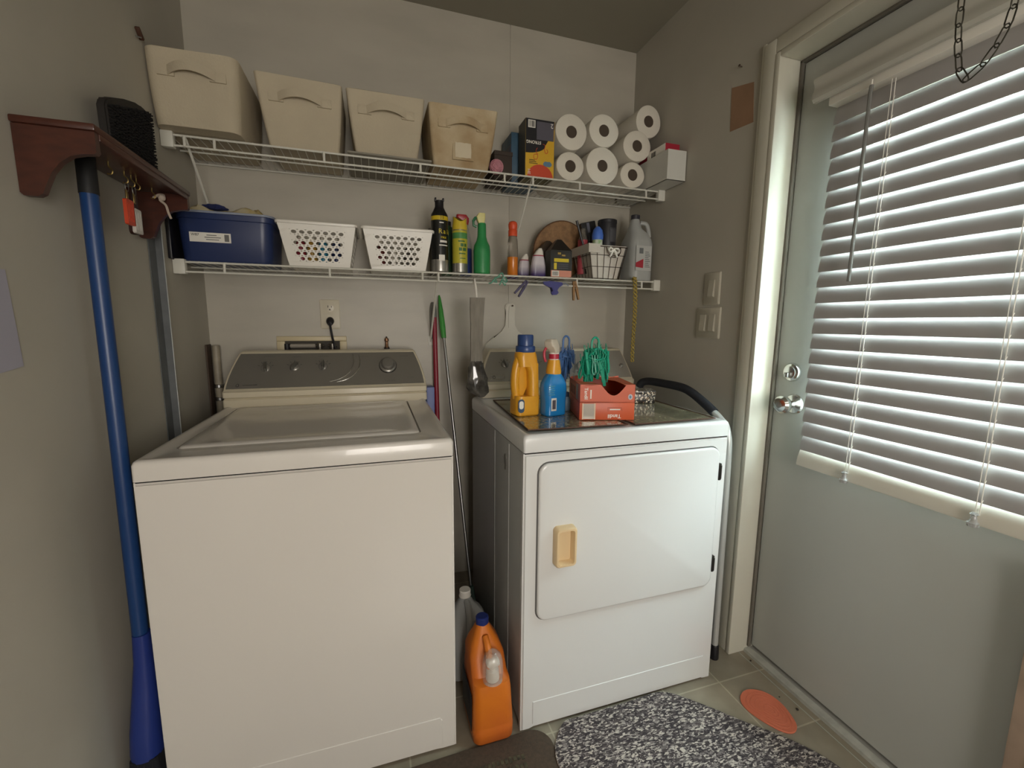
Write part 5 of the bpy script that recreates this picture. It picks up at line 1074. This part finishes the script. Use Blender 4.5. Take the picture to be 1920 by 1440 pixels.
# two orange cartons
cor = mat('carton_orange', '#C8562F', .4, noise=.08, nscale=5)
ang = math.radians(-15.4)
BW, BD, BH = .173, .188, .0555
def carton(z, label, opened):
    t = thing('dryer_sheet_box', label, 'box', (1.206, -.763, z), rz=ang, group=None)
    Mx = BASE[t.name]
    def put(nm, b1, m, par, **k):
        bm = NB(); merge(bm, b1, 0, Mx); return obj(nm, bm, m, par, **k)
    b1 = NB()
    if not opened:
        box(b1, 0, BW, 0, BD, .0005, BH, .001)
        c = put('carton', b1, cor, t)
    else:
        box(b1, 0, BW, 0, BD, .0005, .003)
        # front wall with torn curve, back and side walls full height
        def wall(P, top):
            n = 24; o_ = [P(i/n, 0) for i in range(n+1)]; tp = [P(i/n, top(i/n)) for i in range(n+1)]
            return o_, tp
        def slab(P, top, th):
            n = 24; rings = []
            for i in range(n+1):
                u = i/n; h = top(u); a = P(u, 0); b_ = P(u, h)
                rings.append([a, b_, b_+th, a+th])
            loft(b1, rings)
        tear = lambda u: BH*(1.0-.06*max(0, math.sin(u*9))) if u < .38 else BH*(1-.62*math.sin(math.pi*min(1, (u-.38)/.46))**1.0) if u < .84 else BH
        slab(lambda u, h: Vector((BW*u, 0, .001+h)), tear, Vector((0, .0012, 0)))
        slab(lambda u, h: Vector((BW*u, BD-.0012, .001+h)), lambda u: BH*(1.0+.10*abs(math.sin(11*u))), Vector((0, .0012, 0)))
        slab(lambda u, h: Vector((0, BD*u, .001+h)), lambda u: BH, Vector((.0012, 0, 0)))
        slab(lambda u, h: Vector((BW-.0012, BD*u, .001+h)), lambda u: BH, Vector((.0012, 0, 0)))
        # what is left of the torn lid
        lid = [(BW*.80, .001), (BW-.001, .001), (BW-.001, BD-.001), (BW*.25, BD-.001), (BW*.38, BD*.80), (BW*.62, BD*.74), (BW*.78, BD*.50), (BW*.80, BD*.25)]
        prism(b1, lid, 'z', BH-.0005, BH+.0008)
        prism(b1, [(.001, .001), (BW*.36, .001), (BW*.30, BD*.22), (BW*.12, BD*.40), (.001, BD*.5)], 'z', BH-.0005, BH+.0008)
        c = put('carton', b1, cor, t, smooth=False)
    return t, c, put, Mx
t, c, put, Mx = carton(Z, 'closed orange carton, lower of the two stacked on the dryer', False)
b1 = NB(); box(b1, .010, .048, -.0008, -.0001, .004, BH-.003); sf = put('silver_stripe', b1, mat('stripe_silver', '#8F877C', .3, metal=.4), c, smooth=False)
for xx in (.008, .046):
    b1 = NB(); box(b1, xx, xx+.004, -.0011, -.0001, .003, BH-.002); put('pale_stripe', b1, mat('stripe_pale', '#D9BFA4', .5), c, smooth=False)
rv = Mx.to_3x3() @ Vector((1, 0, 0))
text('Tandil', .017, Mx @ Vector((.110, -.0003, .013)), -rv, (0, 0, -1), prw, c, bold=.0003)
b1 = NB(); box(b1, .095, .128, -.0009, -.0001, .032, .036, .0003); put('small_print', b1, prw, c)
b1 = NB(); tube(b1, [(.09, -.0002, .028), (.088, -.0002, .040), (.132, -.0002, .040), (.134, -.0002, .030)], .0004, 4); put('outline_print', b1, prb, c)
t, c, put, Mx = carton(Z+BH+.0005, 'torn-open orange carton, upper of the two stacked on the dryer', True)
text('Tandil', .015, Mx @ Vector((.019, -.0003, .028)), (0, 0, -1), rv, prw, c, bold=.0003)
b1 = NB(); box(b1, .032, .036, -.0009, -.0001, .012, .040); put('small_print', b1, prw, c, smooth=False)
b1 = NB(); box(b1, -.0008, -.0001, .030, .060, .004, BH-.004); put('silver_stripe', b1, mat('stripe_silver', '#8F877C'), c, smooth=False)
b1 = NB()
for q in range(3): box(b1, -.0008, -.0001, .080+.03*q, .098+.03*q, .012, .040)
put('dark_print', b1, mat('carton_dark', '#7A3422', .5), c, smooth=False)
b1 = NB(); loft(b1, [[Vector((BW-.015+.007*math.cos(a), -.0001-h, .018+.009*math.sin(a))) for a in [2*math.pi*i/18 for i in range(18)]] for h in (0, .0007)]); em = put('round_emblem', b1, mat('emblem_grey', '#B9B4B8', .4), c, smooth=False)
b1 = NB(); loft(b1, [[Vector((BW-.015+.0035*math.cos(a), -.0009-h, .018+.005*math.sin(a))) for a in [2*math.pi*i/14 for i in range(14)]] for h in (0, .0004)]); put('blue_drop', b1, mat('print_blue', '#5F8098'), em, smooth=False)
# leopard pattern box
lp = bpy.data.materials.new('leopard_card'); lp.use_nodes = True; nt = lp.node_tree; b = nt.nodes['Principled BSDF']; b.inputs['Roughness'].default_value = .35
tc = nt.nodes.new('ShaderNodeTexCoord'); vo = nt.nodes.new('ShaderNodeTexVoronoi'); vo.inputs['Scale'].default_value = 110; nz = nt.nodes.new('ShaderNodeTexNoise'); nz.inputs['Scale'].default_value = 130
rp_ = nt.nodes.new('ShaderNodeValToRGB'); e = rp_.color_ramp.elements; e[0].color = lin('#9A7A5E'); e[0].position = .28; e[1].color = lin('#1A1411'); e[1].position = .36; x_ = e.new(.56); x_.color = lin('#1A1411'); x_ = e.new(.64); x_.color = lin('#D9C9B4')
ad = nt.nodes.new('ShaderNodeMath'); ad.operation = 'ADD'; ml = nt.nodes.new('ShaderNodeMath'); ml.operation = 'MULTIPLY'; ml.inputs[1].default_value = .5
nt.links.new(tc.outputs['Object'], vo.inputs[0]); nt.links.new(tc.outputs['Object'], nz.inputs[0]); nt.links.new(vo.outputs[0], ml.inputs[0]); nt.links.new(ml.outputs[0], ad.inputs[0]); nt.links.new(nz.outputs[0], ad.inputs[1])
sb_ = nt.nodes.new('ShaderNodeMath'); sb_.operation = 'SUBTRACT'; sb_.inputs[1].default_value = .25; nt.links.new(ad.outputs[0], sb_.inputs[0]); nt.links.new(sb_.outputs[0], rp_.inputs[0]); nt.links.new(rp_.outputs[0], b.inputs[0])
t = thing('leopard_box', 'small leopard print box on the right of the orange cartons', 'box', (1.552, -.535, Z), rz=math.radians(-20))
Mx = BASE[t.name]; b1 = NB(); box(b1, -.045, .075, -.02, .05, .0005, .036, .002); bm = NB(); merge(bm, b1, 0, Mx); bo = obj('box_base', bm, lp, t)
b1 = NB(); box(b1, -.047, .077, -.022, .052, .034, .049, .003); bm = NB(); merge(bm, b1, 0, Mx); obj('box_lid', bm, lp, t)

# clip hangers
def clip_hanger(name, label, base, top, rad, cm, n, seed, loopw):
    t = thing(name, label, 'hanger', base)
    rg = random.Random(seed); bx, by_, bz = base; H_ = top-bz
    bm = NB(); tube(bm, [(bx-loopw, by_, top-.06), (bx-loopw, by_, top-.018)]+[(bx-loopw*math.cos(a), by_, top-.018+.018*math.sin(a)) for a in [i*math.pi/8 for i in range(1, 8)]]+[(bx+loopw, by_, top-.018), (bx+loopw, by_, top-.06)], .0038, 8); obj('hanging_hook', bm, cm, t)
    for q in range(3):
        bm = NB(); a0 = q*2.1
        tube(bm, [Vector((bx+rad*.75*math.cos(a+a0)*(.5+.5*abs(math.cos(a))), by_+rad*.5*math.sin(a), bz+H_*.72+rad*.35*math.sin(a+a0))) for a in [2*math.pi*i/20 for i in range(20)]], .0026, 6, closed=True); obj('frame_ring', bm, cm, t)
    for q in range(n):
        a = 2.399*q; rr_ = rad*math.sqrt((q+.5)/n); x = bx+rr_*math.cos(a); y = by_+.45*rr_*math.sin(a); z1 = bz+H_*rg.uniform(.58, .80); L = rg.uniform(.055, .080); tx, ty = rg.uniform(-.25, .25), rg.uniform(-.2, .2)
        b1 = NB()
        for s in (-1, 1):
            loft(b1, [[Vector((s*off+xx, yy, zz)) for xx, yy in ((-.0013, -.0045), (.0013, -.0045), (.0013, .0045), (-.0013, .0045))] for off, zz in ((.0045, 0), (.0020, -L*.35), (.0042, -L*.6), (.0052, -L*.8), (.0018, -L))])
        tube(b1, [(0, 0, .0), (0, 0, .014), (.003, 0, .022)], .0012, 5)
        tube(b1, [(.006*math.cos(w_), .003*math.sin(w_), -L*.33) for w_ in [2*math.pi*i/8 for i in range(8)]], .0014, 4, closed=True)
        bm = NB(); merge(bm, b1, 0, Matrix.Translation((x, y, z1)) @ Matrix.Rotation(tx, 4, 'Y') @ Matrix.Rotation(ty, 4, 'X') @ Matrix.Rotation(rg.uniform(0, 3), 4, 'Z')); obj('hanger_clip', bm, cm, t)
teal = mat('clip_teal', '#1E9C7C', .35)
clip_hanger('clip_hanger', 'bunched teal green clip hanger standing in the torn orange carton', (1.296, -.684, Z+BH+.005), 1.168, .050, teal, 34, 2, .013)
clip_hanger('clip_hanger', 'bunched blue clip hanger standing behind the blue spray bottle', (1.258, -.540, Z+.03), 1.168, .030, mat('clip_blue', '#4A70A6', .35), 18, 6, .012)
t = thing('silver_clip', 'shiny silver spring clip between the blue and green hangers', 'clip', (1.268, -.592, Z))
bm = NB(); cx, cz = 1.268, 1.060
prism(bm, [(cx-.016, cz+.022), (cx-.004, cz+.010), (cx-.001, cz+.048), (cx+.002, cz+.010), (cx+.014, cz+.022), (cx+.010, cz+.004), (cx+.018, cz-.006), (cx+.017, cz-.034), (cx+.008, cz-.012), (cx, cz-.020), (cx-.008, cz-.012), (cx-.018, cz-.034), (cx-.018, cz-.006), (cx-.010, cz+.004)], 'y', -.598, -.594); obj('clip_plate', bm, mat('bright_silver', '#E6E6E8', .12, metal=.6), t, smooth=False)
bm = NB(); tube(bm, [(cx, -.590, cz+.005), (cx, -.590, Z+.001)], .002, 6); tube(bm, [(cx-.015, -.590, Z+.0015), (cx+.015, -.590, Z+.0015)], .0015, 6); obj('clip_wire', bm, steel, t)

# ---------------------------------------------------------------- step stool beside the dryer
t = thing('step_stool', 'folded step stool with black foam grip between the dryer and right wall', 'step stool', (1.755, -.6, 0))
lt = mat('tube_grey', '#C2C3BF', .3, metal=.3)
foam = mat('foam_black', '#1B1C22', .75, bump=.4, bscale=200)
P1 = [(1.712, -.322, .0), (1.712, -.322, .60), (1.712, -.322, .90), (1.716, -.330, .950), (1.724, -.350, .966)]
bm = NB(); tube(bm, smoothpath(P1, 6), .0115, 12); obj('rear_tube', bm, lt, t)
bm = NB(); tube(bm, smoothpath([(1.716, -.327, .94), (1.720, -.338, .958), (1.732, -.37, .968), (1.742, -.46, .970), (1.748, -.560, .968), (1.750, -.620, .955), (1.752, -.690, .925), (1.753, -.735, .902)], 6), .0165, 14); obj('foam_grip', bm, foam, t)
bm = NB(); tube(bm, smoothpath([(1.753, -.728, .905), (1.754, -.765, .885), (1.755, -.800, .845), (1.755, -.812, .70), (1.755, -.818, .03)], 6), .0115, 12); obj('front_tube', bm, lt, t)
for x, y in ((1.755, -.818), (1.712, -.322)):
    bm = NB(); lathe(bm, (x, y, 0), [(.016, 0), (.017, .004), (.0155, .05), (.013, .055)], 16); obj('rubber_foot', bm, black, t)
for z in (.28, .55):
    bm = NB(); box(bm, 1.728, 1.745, -.70, -.38, z, z+.16, .006); obj('folded_step', bm, mat('step_grey', '#5A5C5E', .6), t)
    bm = NB(); tube(bm, [(1.713, -.322, z+.08), (1.736, -.40, z+.08)], .005, 8); tube(bm, [(1.736, -.65, z+.08), (1.755, -.812, z+.08)], .005, 8); obj('link_bar', bm, lt, t)

# ---------------------------------------------------------------- right wall
def switch(label, y0, y1, z0, z1, ys):
    t = thing('light_switch', label, 'light switch', (W-.003, (y0+y1)/2, (z0+z1)/2))
    bm = NB(); loft(bm, [[Vector((W-h, p.x, p.y)) for p in rrect((y0+y1)/2, (z0+z1)/2, 0, abs(y1-y0)-2*i, z1-z0-2*i, .005)] for h, i in ((.0002, 0), (.0035, 0), (.006, .003))]); obj('cover_plate', bm, mat('switch_ivory', '#B9B4A4', .4), t)
    for y in ys:
        bm = NB(); zc = (z0+z1)/2; loft(bm, [[Vector((W-.0058-h, p.x, p.y)) for p in rrect(y, zc, 0, .031-2*i, .066-2*i, .003)] for h, i in ((0, 0), (.002, .0), (.0015, .003))])
        xf(bm, Matrix.Identity(4)); r_ = obj('rocker', bm, mat('switch_ivory', '#B9B4A4'), t)
        bm = NB(); prism(bm, [(W-.0075, zc-.031), (W-.0125, zc-.029), (W-.0085, zc+.030), (W-.0075, zc+.031)], 'y', y-.0135, y+.0135); obj('paddle', bm, mat('switch_ivory', '#B9B4A4'), r_, smooth=False)
switch('single ivory light switch on the right wall, above the double switch', -.636, -.556, 1.287, 1.408, (-.597,))
switch('double ivory light switch on the right wall, below the single switch', -.648, -.526, 1.160, 1.278, (-.610, -.563))
bm = NB(); prism(bm, [(-.620, 2.036), (-.716, 2.010), (-.726, 1.882), (-.626, 1.890)], 'x', W-.0012, W-.0002)
tag(obj('brown_card', bm, mat('bare_card', '#9C7B60', .85, noise=.15, nscale=12), smooth=False), 'small brown cardboard square stuck high on the right wall', 'card')
bm = NB(); tube(bm, [(W-.0005, -.660, 2.084), (W-.012, -.660, 2.086)], .0016, 6); tube(bm, [(W-.012, -.660, 2.086), (W-.014, -.660, 2.0865)], .0042, 8); tag(obj('nail', bm, mat('rusty', '#4A3B30')), 'rusty nail in the right wall above the brown cardboard square', 'nail')

# ---------------------------------------------------------------- floor
rug = bpy.data.materials.new('woven_rug'); rug.use_nodes = True; nt = rug.node_tree; b = nt.nodes['Principled BSDF']; b.inputs['Roughness'].default_value = .95
tc = nt.nodes.new('ShaderNodeTexCoord'); fac = []
for rot, sc in ((35, (150, 420, 1)), (-55, (130, 380, 1))):
    mp = nt.nodes.new('ShaderNodeMapping'); mp.inputs['Rotation'].default_value = (0, 0, math.radians(rot)); mp.inputs['Scale'].default_value = (sc[0]/300, sc[1]/300, 1)
    n_ = nt.nodes.new('ShaderNodeTexVoronoi'); n_.inputs['Scale'].default_value = 205; n_.inputs['Randomness'].default_value = 1
    nt.links.new(tc.outputs['Object'], mp.inputs[0]); nt.links.new(mp.outputs[0], n_.inputs[0]); fac.append(n_)
ns = nt.nodes.new('ShaderNodeTexNoise'); ns.inputs['Scale'].default_value = 70; nt.links.new(tc.outputs['Object'], ns.inputs[0])
gt = nt.nodes.new('ShaderNodeMath'); gt.operation = 'GREATER_THAN'; gt.inputs[1].default_value = .5; nt.links.new(ns.outputs[0], gt.inputs[0])
mx = nt.nodes.new('ShaderNodeMix'); mx.data_type = 'RGBA'; nt.links.new(gt.outputs[0], mx.inputs[0]); nt.links.new(fac[0].outputs[1], mx.inputs[6]); nt.links.new(fac[1].outputs[1], mx.inputs[7])
bw = nt.nodes.new('ShaderNodeSeparateColor'); nt.links.new(mx.outputs[2], bw.inputs[0])
rp_ = nt.nodes.new('ShaderNodeValToRGB'); e = rp_.color_ramp.elements; e[0].color = lin('#342E32'); e[0].position = .12; e[1].color = lin('#544C4C'); e[1].position = .50; x_ = e.new(.72); x_.color = lin('#8A817E'); x_ = e.new(.90); x_.color = lin('#C9BFB4')
nt.links.new(bw.outputs[0], rp_.inputs[0]); nt.links.new(rp_.outputs[0], b.inputs[0])
bp = nt.nodes.new('ShaderNodeBump'); bp.inputs['Strength'].default_value = .8; bp.inputs['Distance'].default_value = .004; nt.links.new(bw.outputs[0], bp.inputs['Height']); nt.links.new(bp.outputs[0], b.inputs['Normal'])
t = thing('oval_rug', 'grey and white flecked woven rug lying in front of the dryer', 'rug', (1.35, -1.4, 0))
out = smoothpath([(1.16, -.899), (1.33, -.898), (1.471, -.899), (1.56, -.972), (1.649, -1.07), (1.73, -1.155), (1.785, -1.26), (1.80, -1.45), (1.74, -1.75), (1.55, -1.92), (1.30, -1.95), (1.08, -1.85), (1.05, -1.60), (1.052, -1.30), (1.050, -1.07), (1.050, -.990), (1.080, -.935), (1.118, -.901)], 6, closed=True)
bm = NB(); zs = ((.0, 1.0), (.004, 1.002), (.009, 1.0), (.011, .985)); cxr, cyr = 1.37, -1.4
loft(bm, [[Vector((cxr+(p.x-cxr)*k, cyr+(p.y-cyr)*k, .0015+z)) for p in out] for z, k in zs]); obj('rug_pile', bm, rug, t)
t = thing('door_mat', 'dark brown ribbed mat with rounded corner in front of the washer', 'mat', (.6, -1.1, 0))
bmz = mat('brown_rubber', '#554638', .9, noise=.3, nscale=120, bump=.8, bscale=320)
bm = NB(); loft(bm, [[Vector((p.x, p.y, z)) for p in [Matrix.Rotation(math.radians(1.5), 4, 'Z') @ q for q in rrect(.60, -1.165, z, .868+dx, .50+dx, .06, 8)]] for z, dx in ((0, 0), (.004, 0), (.006, -.008))]); mt_ = obj('mat_base', bm, bmz, t)
for yy in (-.958, -.985, -1.10, -1.125):
    bm = NB(); rg = random.Random(int(-yy*1000)); n = 60
    for i in range(n):
        x = .25+.72*i/n; box(bm, x, x+.008, yy-.010+rg.uniform(-.002, .002), yy+.004+rg.uniform(-.002, .002), .0055, .0072)
    obj('ribbed_band', bm, mat('mat_olive', '#5E5A44', .95, noise=.6, nscale=60, c2='#1E1A14'), mt_, smooth=False)
t = thing('shoe_insole', 'orange ribbed shoe insole lying on the tile floor by the door', 'insole', (1.75, -1.05, 0))
ctl = [(1.735, -.972), (1.706, -.988), (1.692, -1.014), (1.695, -1.046), (1.709, -1.083), (1.726, -1.112), (1.746, -1.130), (1.769, -1.133), (1.793, -1.118), (1.807, -1.090), (1.816, -1.054), (1.813, -1.017), (1.797, -.990), (1.766, -.972)]
o2 = smoothpath([(x, y, 0) for x, y in ctl], 5, closed=True); cx, cy = 1.76, -1.052
inm = mat('insole_orange', '#CC6E50', .6, bump=.5, bscale=260)
bm = NB(); loft(bm, [[Vector((cx+(p.x-cx)*k, cy+(p.y-cy)*k, z)) for p in o2] for z, k in ((.0008, .99), (.004, 1.0), (.0055, .98), (.0045, .93))]); so = obj('insole_body', bm, inm, t)
for q in range(5):
    k = .80-.15*q; bm = NB(); tube(bm, [Vector((cx+(p.x-cx)*k, cy+(p.y-cy)*k, .0048)) for p in o2], .0009, 4, closed=True); obj('raised_ridge', bm, inm, so)
for x, y, r, lab in ((1.835, -1.022, .0022, 'tiniest dark crumb on the floor tile between insole and door sill'), (1.848, -1.075, .0045, 'largest dark crumb on the floor beside the orange insole'), (1.872, -.872, .0035, 'dark crumb on the metal door sill near the jamb')):
    z = .0008
    bm = NB(); bmesh.ops.create_icosphere(bm, subdivisions=2, radius=r, matrix=Matrix.Translation((x, y, z+r*.4)))
    for v in bm.verts: v.co.z = z+(v.co.z-z)*.6; v.co.x += .2*r*math.sin(900*v.co.y)
    tag(obj('dirt_crumb', bm, mat('dirt', '#2E2520', .9)), lab, 'crumb', group='dirt crumbs by the door')
# tan board standing against the door
bm = NB(); box(bm, 1.872, 1.908, -1.600, -1.505, .0, .72, .006); t = thing('wood_board', 'tan wooden board standing against the door at the right frame edge', 'board', (1.89, -1.55, 0)); obj('board_body', bm, mat('tan_wood', '#B49C88', .7, noise=.2, nscale=12), t)
bm = NB(); box(bm, 1.868, 1.873, -1.548, -1.541, .0, .72, .001); obj('groove', bm, mat('groove_dark', '#5A483C', .8), t)
